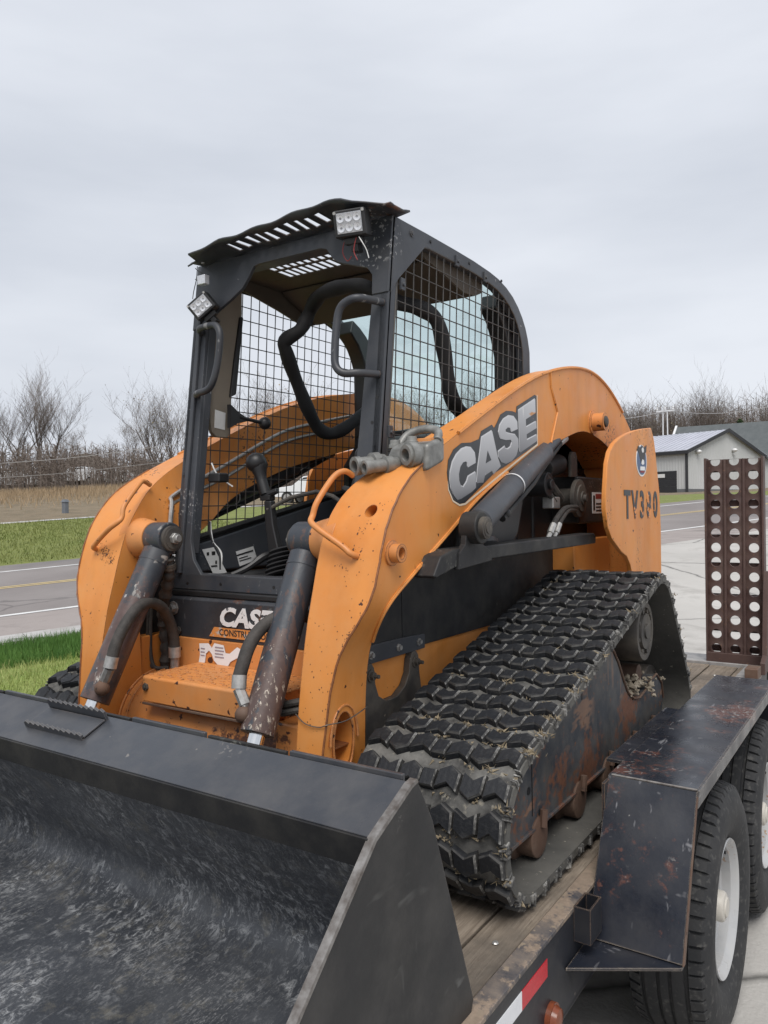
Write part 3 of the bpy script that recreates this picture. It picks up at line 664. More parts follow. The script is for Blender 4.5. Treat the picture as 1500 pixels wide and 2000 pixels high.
for i, (x0, x1) in enumerate(((-2.86,-2.62),(-2.60,-2.29),(-2.28,-2.03),(-2.02,-1.78),(-1.77,-1.50),(-1.49,-1.25),(-1.24,-1.02),(-1.01,-0.745))):
    m = MB(); m.box(x0, x1, 1.160, 1.170, 0.500, 0.528 if i % 2 else 0.524); part('weld_strip', m, BUCKET_TOP if i % 2 else BLACK_PANEL, bucket, .002)
for x in (XL, XR-.014):
    m = MB(); m.prism([(1.170,0.520),(1.150,0.516),(1.036,0.462),(0.836,0.275),(0.56,0.03),(0.46,-0.012),(1.36,-0.014),(1.375,0.02),(1.29,0.25),(1.222,0.433)], 0, x, x+.014)
    sp = part('side_plate', m, BUCKET_SIDE, bucket, .0015)
    e = MB()
    P = [(1.170,0.522),(1.150,0.518),(1.036,0.464),(0.836,0.277),(0.56,0.032)]
    for (a, b), (c, d) in zip(P[:-1], P[1:]):
        e.add([(x-.001,a,b),(x+.0145,a,b),(x+.0145,c,d),(x-.001,c,d),(x-.001,a+.003,b-.006),(x+.0155,a+.003,b-.006),(x+.0155,c+.003,d-.006),(x-.001,c+.003,d-.006)],[(0,1,2,3),(0,3,7,4),(1,5,6,2)])
    part('worn_edge', e, BARE, sp, smooth=0)
m = MB(); m.box(XL, XR, 0.40, 0.47, -0.012, 0.012); part('cutting_edge', m, BARE, bucket, .002)
# welded step tread on the bucket top
st = MB(); sy = lambda t: 1.036+t*0.122; sz = lambda t: 0.464+t*0.056
def tp(x, t, h): return (x, sy(t)-h*0.42, sz(t)+h*0.9)
tx0, tx1 = -1.785, -1.56
st.add([tp(tx0,.36,.003),tp(tx1,.36,.003),tp(tx1,.86,.003),tp(tx0,.86,.003),tp(tx0,.36,.006),tp(tx1,.36,.006),tp(tx1,.86,.006),tp(tx0,.86,.006)],[(3,2,1,0),(4,5,6,7),(0,1,5,4),(1,2,6,5),(2,3,7,6),(3,0,4,7)])
for t, hh, xo in ((.34,.013,-.085),(.88,.024,0.0)):
    poly = []; nn = 22
    for i in range(nn+1):
        x = tx0+(tx1-tx0)*i/nn; poly.append((x, hh+(.007 if i % 2 else 0)))
    a = [tp(tx0,t,0),tp(tx1,t,0)][::-1]; ring0 = [tp(x,t,h) for x, h in poly]+a; ring1 = [tp(x,t+.05,h) for x, h in poly]+[tp(tx0,t+.05,0),tp(tx1,t+.05,0)][::-1]
    st.loft([ring0, ring1])
part('step_tread', st, BUCKET_TOP, bucket, smooth=20)

# --- loader arms
AX, AXI = -1.155, -1.365
ST = [((1.588,.24),(1.80,.24),-1.282,AXI),((1.60,.45),(1.78,.45),-1.267,AXI),((1.628,.58),(1.785,.574),-1.262,AXI),((1.638,.64),(1.778,.64),-1.24,AXI),
      ((1.650,.70),(1.745,.695),-1.192,AXI),((1.673,.765),(1.737,.748),-1.158,AXI),((1.684,.814),(1.80,.785),AX,AXI),((1.708,.889),(1.865,.815),AX,AXI),
      ((1.729,.956),(1.934,.857),AX,AXI),((1.766,1.004),(2.03,.905),AX,AXI),((1.814,1.064),(2.123,.952),AX,-1.35),((1.861,1.105),(2.20,1.0),AX,-1.335),
      ((2.036,1.196),(2.30,1.05),AX,-1.26),((2.314,1.312),(2.475,1.12),AX,-1.24),((2.654,1.471),(2.781,1.233),AX,-1.24),((2.85,1.532),(2.93,1.25),AX,-1.24),
      ((3.06,1.585),(3.10,1.295),AX,-1.26),((3.258,1.615),(3.248,1.343),AX,-1.30),((3.40,1.622),(3.36,1.345),AX,-1.32),((3.532,1.611),(3.449,1.332),AX,-1.34),((3.68,1.575),(3.56,1.315),AX,-1.34),
      ((3.80,1.522),(3.663,1.294),AX,-1.34),((3.94,1.455),(3.75,1.25),AX,-1.34),((4.03,1.395),(3.82,1.20),AX,-1.34)]
def interp_ST(lst, k=3):
    pts = [(f[0],f[1],b[0],b[1],xo,xi) for f, b, xo, xi in lst]; out = []
    for i in range(len(pts)-1):
        p0, p1, p2, p3 = [np.array(pts[j]) for j in (max(i-1,0), i, i+1, min(i+2,len(pts)-1))]
        for j in range(k):
            t = j/k; out.append(p1+(p2-p1)*t)
    out.append(np.array(pts[-1])); a = np.array(out)
    for _ in range(10):
        b = a.copy(); b[1:-1] = .25*a[:-2]+.5*a[1:-1]+.25*a[2:]; a = b
    return [q for q in a]
secs = []; edge_o = []; edge_b = []; edge_i = []
for fy, fz, by, bz, xo, xi in interp_ST(ST):
    secs.append([(xo,fy,fz),(xo,by,bz),(xi,by,bz),(xi,fy,fz)]); edge_o.append((xo,fy,fz)); edge_b.append((xo,by,bz)); edge_i.append((xi,fy,fz))
arm_mb = MB(); arm_mb.loft(secs)
def ellipse_cut(cx_, cy_, cz_, ry, rz, x0, x1, n=28):
    mb = MB(); mb.prism([(cy_+ry*math.cos(2*math.pi*i/n), cz_+rz*math.sin(2*math.pi*i/n)) for i in range(n)], 0, x0, x1); return mb
SEAM = simple('chipped_weld_seam', (0.28,0.10,0.03), (0.12,0.045,0.02), 0.6, scale=60)
def build_arm(side):
    T = (lambda mb: mb) if side > 0 else (lambda mb: mb.mirror(CX))
    arm = part('loader_arm', T(arm_mb), ORANGE, LOADER, smooth=32)
    if side > 0:
        c1 = ellipse_cut(0, 1.684, 0.370, 0.044, 0.083, -1.345, -1.10)
        c2 = MB(); c2.cyl((-1.225,1.60,1.03), (-1.225,1.85,0.985), 0.019, 24)
        boolean_cut(arm, [c1, c2])
        mid = MB(); mid.box(-1.345, -1.285, 1.642, 1.728, 0.352, 0.356); part('gusset', mid, SEAM, arm)
        c = Vector((-1.270,1.684,0.370)); ring = [(c.x, c.y+.046*math.cos(2*math.pi*i/28), c.z+.086*math.sin(2*math.pi*i/28)) for i in range(29)]
        w = MB(); w.tube(ring, .0035, 6, cap=False); part('hole_rim', w, ORANGE_WORN, arm)
        w = MB(); rr = [(-1.267,1.684+.062*math.cos(a),.372+.10*math.sin(a)) for a in [math.pi*i/16 for i in range(17)]]; w.tube(rr, .004, 6); part('weld_bead', w, ORANGE_WORN, arm)
    b = MarkArm = MB()
    wob = lambda i: 0.0015*math.sin(i*2.3)
    b.tube([(p[0]+.001, p[1]-.001+wob(i), p[2]) for i, p in enumerate(edge_o[:36])], .0032, 5)
    part('weld_seam', T(b), SEAM, arm)
    b = MB(); b.tube([(p[0]+.002,p[1],p[2]) for p in edge_b[9:40]], .006, 6); part('edge_rib', T(b), ORANGE, arm)
    b = MB(); b.tube([(p[0]+.001,p[1],p[2]) for p in edge_o[37:66]], .007, 6); part('top_rib', T(b), ORANGE, arm)
    b = MB(); b.tube([(AX+.001,2.93,1.55),(AX+.001,2.932,1.487),(AX+.001,3.0,1.392),(AX+.001,2.925,1.262)], .006, 6); part('bend_rib', T(b), ORANGE, arm)
    # bosses
    for yy, zz, r, ln in ((1.758,0.885,.026,.035),(3.431,1.388,.040,.06)):
        b = MB(); b.lathe([(-.02,r*1.35),(.006,r*1.35),(.008,r),(ln,r),(ln,r*.62),(-.015,r*.60)], (AX,yy,zz), (1,0,0), 28); bo = part('pivot_boss', T(b), ORANGE_WORN, arm)
        if r > .03: p = MB(); p.lathe([(.02,r*.6),(ln+.006,r*.6),(ln+.01,r*.4)], (AX,yy,zz), (1,0,0), 20); part('pin', T(p), DARKSTEEL, bo)
    # grab rail on the knee
    hp = smooth_path([(-1.352,1.835,1.105),(-1.358,1.80,1.118),(-1.372,1.765,1.10),(-1.38,1.70,1.03),(-1.386,1.685,.99),(-1.38,1.67,.972),(-1.345,1.662,.95),(-1.27,1.668,.905),(-1.245,1.672,.885),(-1.235,1.70,.875)], 5)
    b = MB(); b.tube([(p.x+.006, p.y+.014, p.z) for p in hp], .0088, 12); part('grab_rail', T(b), ORANGE_WORN, arm)
    # inner pivot gusset for the tilt cylinder
    b = MB(); b.tube([(-1.33,1.796,.915),(-1.37,1.796,.915),(-1.43,1.796,.915)], [.075,.072,.058], 28); part('bracket_boss', T(b), ORANGE_WORN, arm, .004)
    # hydraulic pipes along the inside of the far arm boom
    if side < 0:
        for dz in (-.075, -.125):
            b = MB(); b.tube(smooth_path([(-1.375,1.90,.90+dz*.4),(-1.365,1.93,1.07+dz*.5),(-1.33,1.98,1.12+dz*.6),(-1.258,2.32,1.28+dz),(-1.252,2.66,1.435+dz),(-1.256,2.90,1.50+dz),(-1.32,3.2,1.57+dz)], 4), .0075, 8); part('pipe', T(b), ZINC, arm)
    return arm
ARM_N = build_arm(1); ARM_F = build_arm(-1)
CHIPM = simple('bare_rusted_chip', (0.05,0.022,0.016), (0.11,0.06,0.04), 0.7, scale=120)
def front_pt(i, f):
    i = max(0, min(len(edge_o)-2, i)); j = int(i); t = i-j
    o = Vector(edge_o[j]).lerp(Vector(edge_o[j+1]), t); q = Vector(edge_i[j]).lerp(Vector(edge_i[j+1]), t); n = (Vector(edge_o[j+1])-Vector(edge_o[j])).cross(Vector(edge_i[j])-Vector(edge_o[j])).normalized()
    if n.y > 0: n = -n
    return o.lerp(q, f), n, (Vector(edge_o[j+1])-Vector(edge_o[j])).normalized()
def chips(side, clusters, seed):
    rng = random.Random(seed); mb = MB()
    for ic, fc, cnt, si, sf, tilt in clusters:
        for _ in range(cnt):
            a, b = rng.gauss(0, si), rng.gauss(0, sf); p, n, u = front_pt(ic+a, min(.96, max(.04, fc+b+a*tilt))); w = n.cross(u).normalized(); s = rng.uniform(.0007,.0024)*(2.2 if rng.random() < .08 else 1); k = rng.randint(5, 7); ph = rng.random()*6
            vs = [p+n*.0007+(u*math.cos(ph+6.283*q/k)*rng.uniform(.6,1.6)+w*math.sin(ph+6.283*q/k)*rng.uniform(.4,1))*s for q in range(k)]; mb.add(vs, [tuple(range(k))])
    if side < 0: mb = mb.mirror(CX)
    part('paint_chips', mb, CHIPM, ARM_N if side > 0 else ARM_F, smooth=0, kind='stuff', fix=False)
chips(1, [(24,.35,16,.7,.05,-.03),(21,.45,22,1.0,.05,.05),(19,.55,14,.8,.05,.06),(4,.5,40,3,.28,0),(12,.4,16,4,.3,0),(27,.15,12,2,.06,0),(8,.05,30,6,.02,0)], 3)
chips(-1, [(20,.62,170,.75,.10,-.08),(19,.85,16,.4,.03,0),(10,.4,24,5,.3,0)], 5)
ARM_N['label'] = 'near loader arm with large silver lettering'
# bolt holes and chips drawn as small real pits are in the paint; lettering on the near arm
SILVER = simple('silver_print', (0.30,0.30,0.31), (0.46,0.46,0.47), 0.35, 0.25, 5)
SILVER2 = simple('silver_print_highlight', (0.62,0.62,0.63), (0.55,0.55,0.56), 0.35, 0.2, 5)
CREAM = simple('cream_pinstripe', (0.78,0.66,0.50), (0.72,0.60,0.45), 0.4)
DEC = dict(
outline=[(2.074,1.115),(2.082,1.154),(2.116,1.188),(2.17,1.212),(2.234,1.218),(2.292,1.233),(2.31,1.261),(2.39,1.289),(2.408,1.279),(2.431,1.299),(2.46,1.33),(2.508,1.348),(2.562,1.352),(2.592,1.349),(2.598,1.373),(2.766,1.435),(2.783,1.432),(2.784,1.25),(2.639,1.2),(2.497,1.153),(2.403,1.124),(2.262,1.058),(2.189,1.023),(2.153,1.019),(2.112,1.031),(2.083,1.065)],
C=[(2.263,1.167),(2.258,1.187),(2.235,1.2),(2.203,1.2),(2.17,1.192),(2.135,1.173),(2.108,1.148),(2.092,1.115),(2.09,1.09),(2.096,1.065),(2.111,1.046),(2.135,1.031),(2.161,1.035),(2.189,1.044),(2.234,1.058),(2.263,1.072),(2.264,1.123),(2.211,1.106),(2.2,1.089),(2.178,1.072),(2.16,1.075),(2.149,1.092),(2.147,1.113),(2.157,1.136),(2.176,1.151),(2.196,1.155),(2.206,1.149),(2.208,1.136),(2.263,1.153)],
A=[(2.389,1.267),(2.311,1.239),(2.295,1.184),(2.28,1.137),(2.27,1.087),(2.318,1.09),(2.33,1.114),(2.385,1.132),(2.396,1.12),(2.454,1.15),(2.432,1.179),(2.415,1.214),(2.402,1.241)],
S=[(2.601,1.291),(2.598,1.318),(2.571,1.332),(2.527,1.331),(2.483,1.315),(2.452,1.291),(2.441,1.266),(2.453,1.246),(2.5,1.244),(2.539,1.248),(2.551,1.239),(2.538,1.221),(2.513,1.212),(2.494,1.213),(2.492,1.221),(2.437,1.199),(2.439,1.179),(2.459,1.164),(2.497,1.16),(2.547,1.172),(2.587,1.195),(2.607,1.226),(2.605,1.255),(2.58,1.268),(2.53,1.268),(2.501,1.27),(2.496,1.28),(2.516,1.29),(2.538,1.29),(2.545,1.276)],
E=[(2.767,1.418),(2.611,1.359),(2.621,1.206),(2.783,1.261),(2.779,1.283),(2.683,1.256),(2.681,1.278),(2.776,1.309),(2.774,1.333),(2.677,1.303),(2.675,1.333),(2.769,1.366)])
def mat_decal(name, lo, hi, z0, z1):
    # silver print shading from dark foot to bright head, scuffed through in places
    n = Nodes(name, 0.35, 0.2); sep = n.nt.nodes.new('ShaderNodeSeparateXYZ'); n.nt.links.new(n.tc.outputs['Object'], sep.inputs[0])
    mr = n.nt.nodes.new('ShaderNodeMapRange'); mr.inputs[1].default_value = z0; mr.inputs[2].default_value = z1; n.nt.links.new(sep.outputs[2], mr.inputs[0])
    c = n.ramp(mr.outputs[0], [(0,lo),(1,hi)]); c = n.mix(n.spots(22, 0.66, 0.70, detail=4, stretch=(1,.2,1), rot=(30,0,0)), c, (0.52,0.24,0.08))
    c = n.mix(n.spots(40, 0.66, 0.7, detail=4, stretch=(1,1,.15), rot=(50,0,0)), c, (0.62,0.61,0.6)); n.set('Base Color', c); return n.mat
DEC_K = paint('decal_black', (0.018,0.02,0.023), (0.03,0.032,0.036), 0.35, (0.5,0.22,0.07), 0.73)
def decal(name, poly, x0, x1, mat, parent): m = MB(); m.prism(poly, 0, x0, x1); return part(name, m, mat, parent, smooth=0)
ctr = (2.43, 1.22)
def grow(poly, d):
    out = []; n = len(poly)
    for i in range(n):
        a, b, c = Vector(poly[i-1]), Vector(poly[i]), Vector(poly[(i+1)%n]); e1, e2 = (b-a).normalized(), (c-b).normalized(); t = (e1+e2).normalized(); out.append((b.x-t.y*d, b.y+t.x*d))
    return out
area = sum(DEC['outline'][i-1][0]*DEC['outline'][i][1]-DEC['outline'][i][0]*DEC['outline'][i-1][1] for i in range(len(DEC['outline'])))
decal('pinstripe', grow([(2.074,1.115),(2.112,1.031),(2.153,1.019),(2.189,1.023),(2.784,1.25),(2.783,1.432)][::1], 0)[:0] or [(2.078,1.09),(2.079,1.062),(2.108,1.026),(2.152,1.012),(2.192,1.016),(2.790,1.244),(2.793,1.436),(2.788,1.438),(2.784,1.249),(2.189,1.022),(2.153,1.018),(2.112,1.030),(2.083,1.064),(2.082,1.09)], AX+.0004, AX+.0012, CREAM, ARM_N)
dk = decal('lettering_backing', DEC['outline'], AX+.0006, AX+.0016, DEC_K, ARM_N)
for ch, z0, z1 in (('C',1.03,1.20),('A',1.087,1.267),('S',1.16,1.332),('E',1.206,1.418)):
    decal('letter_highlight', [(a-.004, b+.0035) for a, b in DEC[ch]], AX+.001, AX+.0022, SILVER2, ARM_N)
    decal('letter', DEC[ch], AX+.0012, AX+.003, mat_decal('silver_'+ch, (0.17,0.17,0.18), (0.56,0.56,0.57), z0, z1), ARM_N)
decal('letter_counter', [(2.352,1.198),(2.337,1.155),(2.379,1.168)], AX+.002, AX+.0036, DEC_K, ARM_N)

# --- tilt cylinders
HOSEP = [(-2.058,1.530,.545),(-2.060,1.545,.585),(-2.06,1.57,.63),(-2.065,1.605,.668),(-2.080,1.655,.697),(-2.105,1.72,.702),(-2.13,1.79,.675),(-2.15,1.84,.621),(-2.158,1.865,.56),(-2.158,1.868,.50)]
def tilt(side):
    T = (lambda mb: mb) if side > 0 else (lambda mb: mb.mirror(CX))
    a = Vector((-1.472,1.796,.915)); b = Vector((-1.444,1.53,.405)) if side > 0 else Vector((-1.452,1.53,.405)); d = (b-a).normalized()
    m = MB(); m.tube([a+d*.045, a+d*.05, b-d*.0, b+d*.001], [.040,.0475,.0475,.046], 32)
    o = part('tilt_cylinder', T(m), CYL, LOADER, smooth=40)
    m = MB(); m.cyl(a+Vector((-.042,0,0)), a+Vector((.042,0,0)), .056, 32); part('cylinder_eye', T(m), CYL, o, .006)
    m = MB(); m.tube([a+d*.085, a+d*.092], [.049,.049], 32); part('collar', T(m), CYL, o)
    m = MB(); m.lathe([(.0,.044),(.012,.044),(.014,.036),(.016,.036)], a+Vector((-.042,0,0)), (-1,0,0), 28); w = part('washer', T(m), DARKSTEEL, o)
    m = MB(); m.lathe([(.012,.02),(.03,.02)], a+Vector((-.042,0,0)), (-1,0,0), 6); m.lathe([(.03,.013),(.042,.013)], a+Vector((-.042,0,0)), (-1,0,0), 12); part('bolt', T(m), ZINC, w, .002)
    m = MB(); m.sphere(a+Vector((.0,-.05,-.03)), .009, 10); part('grease_cap', T(m), WHITEP, o)
    m = MB(); m.cyl(b-d*.02, b+d*.14, .023, 20); part('rod', T(m), CHROME, o)
    m = MB(); m.cyl(b+d*.14+Vector((-.045,0,0)), b+d*.14+Vector((.045,0,0)), .05, 24); m.cyl(b+d*.07, b+d*.14, .034, 20); part('rod_eye', T(m), PLASTIC, o)
    # bottom port, elbow, hose loop and hard lines on the inner side (laid out for the far side, mirrored to the near one)
    U = lambda pts: [(2*CX-x+(.032 if side > 0 else 0), y, z) for x, y, z in pts]
    p0 = b-d*.07; (p1,) = U([(-2.088,1.515,.455)]); p1 = Vector(p1)
    m = MB(); m.sphere(p1, .024, 14); m.cyl(p0, p1, .018, 14); part('elbow', T(m), RUST, o)
    q, q2, q3 = [Vector(v) for v in U([(-2.085,1.53,.495),(-2.062,1.525,.52),(-2.058,1.533,.555)])]
    m = MB(); m.tube([p1, p1.lerp(q,.6), p1.lerp(q,.62), q2], [.012,.012,.0165,.0165], 8); part('hose_nut', T(m), ZINC, o)
    m = MB(); m.cyl(q2, q3, .0205, 16); part('hose_ferrule', T(m), ZINC, o)
    h = smooth_path(U(HOSEP), 6)
    m = MB(); m.tube(h, .019, 14); part('hose', T(m), HOSE, o)
    e = h[-1]; m = MB(); m.cyl(e+Vector((0,0,.025)), e-Vector((0,0,.012)), .0215, 16); m.cyl(e-Vector((0,0,.012)), e-Vector((0,0,.05)), .0155, 8); part('hose_ferrule', T(m), ZINC, o)
    h2 = smooth_path(U([(-2.105,1.80,.850),(-2.118,1.815,.80),(-2.150,1.83,.737),(-2.195,1.85,.67),(-2.215,1.87,.60),(-2.21,1.875,.523),(-2.215,1.875,.45)]), 6)
    m = MB(); m.tube(h2, [.021+.0035*math.sin(i*1.9) for i in range(len(h2))], 12); part('hose_sleeve', T(m), HOSE, o)
    m = MB(); m.cyl(h2[3], h2[5], .024, 12); part('hose_ferrule', T(m), DARKSTEEL, o)
    for k in (0, 1):
        h3 = smooth_path(U([(-2.262+.016*k,1.84,.66),(-2.258+.016*k,1.83,.52),(-2.245+.016*k,1.83,.462),(-2.215,1.84,.448),(-2.18,1.86,.45)]), 5); m = MB(); m.tube(h3, .0065, 8); part('hard_line', T(m), HOSE, o)
    return o
def mat_scraped():
    n = Nodes('cylinder_scraped_to_primer', 0.45); c = n.ramp(n.noise(4, 5), [(0.3,(0.028,0.033,0.042)),(0.7,(0.044,0.05,0.06))])
    sep = n.nt.nodes.new('ShaderNodeSeparateXYZ'); n.nt.links.new(n.tc.outputs['Object'], sep.inputs[0]); mr = n.nt.nodes.new('ShaderNodeMapRange'); mr.inputs[1].default_value = 0.80; mr.inputs[2].default_value = 0.48; n.nt.links.new(sep.outputs[2], mr.inputs[0])
    st = n.noise(30, 8, 0.72, stretch=(1,1,0.28), rot=(-27,0,0)); base = n.math('ADD', n.math('MULTIPLY', mr.outputs[0], 0.16), st)
    c = n.mix(n.ramp(base, [(0.56,0),(0.60,1)]), c, n.mix(n.noise(60, 5), (0.05,0.032,0.03), (0.12,0.075,0.062)))
    c = n.mix(n.ramp(n.math('ADD', n.math('MULTIPLY', mr.outputs[0], 0.10), n.noise(75, 8, 0.75, stretch=(1,1,0.3), rot=(-27,0,0))), [(0.665,0),(0.70,1)]), c, (0.50,0.44,0.36))
    n.set('Base Color', c); n.bump(n.noise(60, 5), 0.2, 0.004); return n.mat
CYL_FAR = CYL; CYL = mat_scraped(); TN = tilt(1); CYL = CYL_FAR; TF = tilt(-1); TN['label'] = 'near tilt cylinder scraped to bare metal'; TF['label'] = 'far tilt cylinder in dark paint'

# --- lift cylinder, rail and pivot bracket on both sides
def lift(side):
    T = (lambda mb: mb) if side > 0 else (lambda mb: mb.mirror(CX))
    a = Vector((-1.085,2.115,.945)); b = Vector((-1.20,3.22,1.352)); d = (b-a).normalized()
    m = MB(); m.tube([a+d*.04, a+d*.05, a+d*.80, a+d*.805], [.03,.042,.042,.040], 28); o = part('lift_cylinder', T(m), BLACK, LOADER, smooth=40)
    m = MB(); m.cyl(a+d*.70, b, .026, 22); part('rod_cover', T(m), BLACK, o)
    m = MB(); m.cyl(a-Vector((.03,0,0)), a+Vector((.03,0,0)), .050, 28); part('cylinder_eye', T(m), BLACK_PANEL, o, .005)
    m = MB(); m.lathe([(0,.034),(.015,.034),(.017,.027),(.019,.027),(.019,.018),(.022,.018)], a+Vector((.03,0,0)), (1,0,0), 24); part('pin', T(m), DARKSTEEL, o)
    m = MB(); c = a+d*.40; m.tube([c-d*.004, c+d*.004], [.0440,.0440], 28, cap=False); m.tube([c+d*.004, c-d*.004], [.0425,.0425], 28, cap=False); part('cable_tie', T(m), WHITEP, o)
    side_l = d.cross(Vector((1,0,0))).normalized()
    m = MB(); m.tube([a+d*.25+Vector((.01,0,-.062)), a+d*.62+Vector((.01,0,-.062)), a+d*.74+Vector((.005,0,-.055)), b+Vector((.02,-.12,-.075))], .012, 10); part('steel_line', T(m), BLACK_PANEL, o)
    m = MB(); m.cyl(b+Vector((.02,-.14,-.08)), b+Vector((.02,-.07,-.055)), .016, 10); part('fitting', T(m), ZINC, o)
    m = MB(); m.sphere(a+d*.28+Vector((.015,0,-.055)), .016, 10); part('line_clamp', T(m), PLASTIC, o)
    r = MB(); r.prism([(1.885,.812),(1.93,.868),(2.0,.884),(3.26,.893),(3.28,.882),(3.28,.848),(2.06,.838),(1.90,.806)], 0, -1.17, -1.095); ra = part('side_rail', T(r), BLACK_PANEL, LOADER, .006)
    r = MB(); r.prism([(2.02,.822),(2.03,.872),(2.065,.895),(2.075,.945),(2.09,.975),(2.115,.985),(2.14,.975),(2.155,.945),(2.165,.90),(2.235,.868),(2.245,.836)], 0, -1.108, -1.088); part('pivot_bracket', T(r), BLACK_PANEL, ra, .003)
    return o
lift(1); lift(-1)

# --- chassis and body
m = MB(); m.box(-2.28, -1.32, 1.97, 3.85, 0.20, 0.76); body = part('chassis', m, ORANGE, LOADER, .01)
for sgn in (1, -1):
    T = (lambda mb: mb) if sgn > 0 else (lambda mb: mb.mirror(CX))
    m = MB(); m.prism([(1.80,.562),(1.80,.70),(1.86,.80),(2.25,.83),(3.32,.83),(3.32,.558)], 0, -1.315, -1.300); sp = part('side_panel', T(m), BLACK_PANEL, LOADER, .002)
    m = MB(); m.prism([(1.80,.552),(1.80,.608),(2.04,.604),(2.16,.598),(2.16,.552)], 0, -1.300, -1.292); st_ = part('strap', T(m), BLACK, sp, .002)
    for yy in (1.85, 2.0, 2.12):
        b = MB(); b.lathe([(0,.013),(.003,.013),(.003,.008),(.011,.008)], (-1.292,yy,.578), (1,0,0), 6); part('bolt', T(b), ZINC, sp)
    m = MB(); m.box(-1.3005, -1.2985, 2.034, 2.037, .60, .815); part('panel_seam', T(m), PLASTIC, sp)
    m = MB(); m.box(-1.36, -1.312, 1.79, 3.86, .30, .565); part('lower_body', T(m), ORANGE, LOADER, .004)
    # horned track-frame bracket bolted to the body
    h = [(1.815,.26),(1.818,.53),(1.828,.553),(1.848,.556),(1.862,.540),(1.868,.49),(1.885,.452),(1.925,.430),(1.985,.432),(2.03,.455),(2.055,.49),(2.062,.53),(2.075,.552),(2.098,.554),(2.112,.538),(2.118,.48),(2.13,.42),(2.13,.26)]
    m = MB(); m.prism(h, 0, -1.312, -1.288); br = part('track_frame_bracket', T(m), DARKSTEEL, LOADER, .003)
    for yy, zz in ((1.843,.52),(2.09,.52)):
        b = MB(); b.lathe([(0,.019),(.004,.019),(.004,.012),(.014,.012),(.014,.006),(.03,.006)], (-1.288,yy,zz), (1,0,0), 8); part('bolt', T(b), DARKSTEEL, br)
    m = MB(); m.box(-1.36, -1.20, 3.30, 3.80, .30, .86); part('rear_body', T(m), ORANGE, LOADER, .006)
# machinery showing behind the lift cylinder
m = MB(); m.box(-2.26, -1.335, 3.17, 3.90, .76, 1.18); part('engine_bay', m, PLASTIC, LOADER, .02)
m = MB(); m.prism([(2.24,.845),(2.26,1.10),(2.46,1.17),(2.74,1.17),(2.77,1.02),(2.72,.90),(2.66,.845)], 0, -1.33, -1.20); part('fuel_tank', m, PLASTIC, LOADER, .03, seg=3)
m = MB(); m.tube(smooth_path([(-1.21,2.28,.885),(-1.19,2.40,.89),(-1.20,2.47,.878)],4), [.03]*9, 10); part('tank_foot', m, PLASTIC, LOADER)
m = MB(); m.lathe([(-.14,.045),(-.02,.045),(-.02,.085),(.0,.085),(.004,.06),(.010,.06),(.012,.03),(.018,.03),(.018,.016),(.03,.016)], (-1.19,3.36,1.045), (1,0,0), 30); part('pulley', m, DARKSTEEL, LOADER, .002)
m = MB(); m.box(-1.34, -1.205, 3.38, 3.90, .93, 1.145); gb = part('guard_box', m, BLACK_PANEL, LOADER, .01)
m = MB(); m.box(-1.205, -1.203, 3.56, 3.70, .975, 1.075); lb = part('warning_label', m, LABEL_W, gb); m = MB(); m.box(-1.203, -1.202, 3.605, 3.69, 1.045, 1.068); part('red_band', m, LABEL_R, lb)
m = MB(); m.box(-1.203, -1.202, 3.57, 3.595, .99, 1.06); [m.box(-1.203,-1.202,3.61,3.69,.985+.016*k,.993+.016*k) for k in range(3)]; part('print', m, LABEL_K, lb)
m = MB(); m.cyl((-1.30,3.02,1.10), (-1.20,3.02,1.10), .05, 20); m.cyl((-1.20,3.02,1.10), (-1.185,3.02,1.10), .022, 12); part('filter_housing', m, PLASTIC, LOADER, .004)
m = MB(); m.cyl((-1.27,3.12,1.17), (-1.27,3.30,1.20), .045, 18); part('motor', m, BLACK_PANEL, LOADER, .004)
m = MB(); m.prism([(3.33,1.14),(3.33,1.235),(3.35,1.255),(3.39,1.255),(3.41,1.235),(3.41,1.14)], 0, -1.235, -1.22); part('lifting_lug', m, DARKSTEEL, LOADER, .003)
m = MB(); m.tube([(-1.215,3.0,1.14),(-1.21,3.18,1.04)], .016, 8); m.tube([(-1.215,2.98,1.10),(-1.21,3.10,1.03)], .012, 8); part('link_rod', m, DARKSTEEL, LOADER)
m = MB(); m.box(-1.25, -1.20, 3.06, 3.14, 1.0, 1.05); part('valve_block', m, ZINC, LOADER, .005)
for k in (0, 1):
    h = smooth_path([(-1.18,3.28-.02*k,1.005-.012*k),(-1.165,3.10+.03*k,1.0-.01*k),(-1.155,2.97+.05*k,.955-.005*k),(-1.15,2.92+.06*k,.925)], 5); m = MB(); m.tube(h, .011, 10); ho = part('hose', m, HOSE, LOADER)
    e = h[-1]; m = MB(); m.tube([e+Vector((0,.012,.012)), e-Vector((0,.025,.022)), e-Vector((0,.027,.024)), e-Vector((0,.05,.042))], [.0135,.0135,.010,.010], 8); part('ferrule', m, ZINC, ho)
m = MB(); m.box(-2.26, -1.345, 3.18, 3.92, 1.18, 1.33); part('engine_hood', m, PLASTIC, LOADER, .02)
for sgn in (1, -1):
    T = (lambda mb: mb) if sgn > 0 else (lambda mb: mb.mirror(CX))
    m = MB(); m.prism([(3.02,.80),(3.02,1.22),(3.15,1.36),(3.60,1.45),(3.92,1.38),(3.92,.80)], 0, -1.375, -1.345); part('tower_plate', T(m), PLASTIC, LOADER)
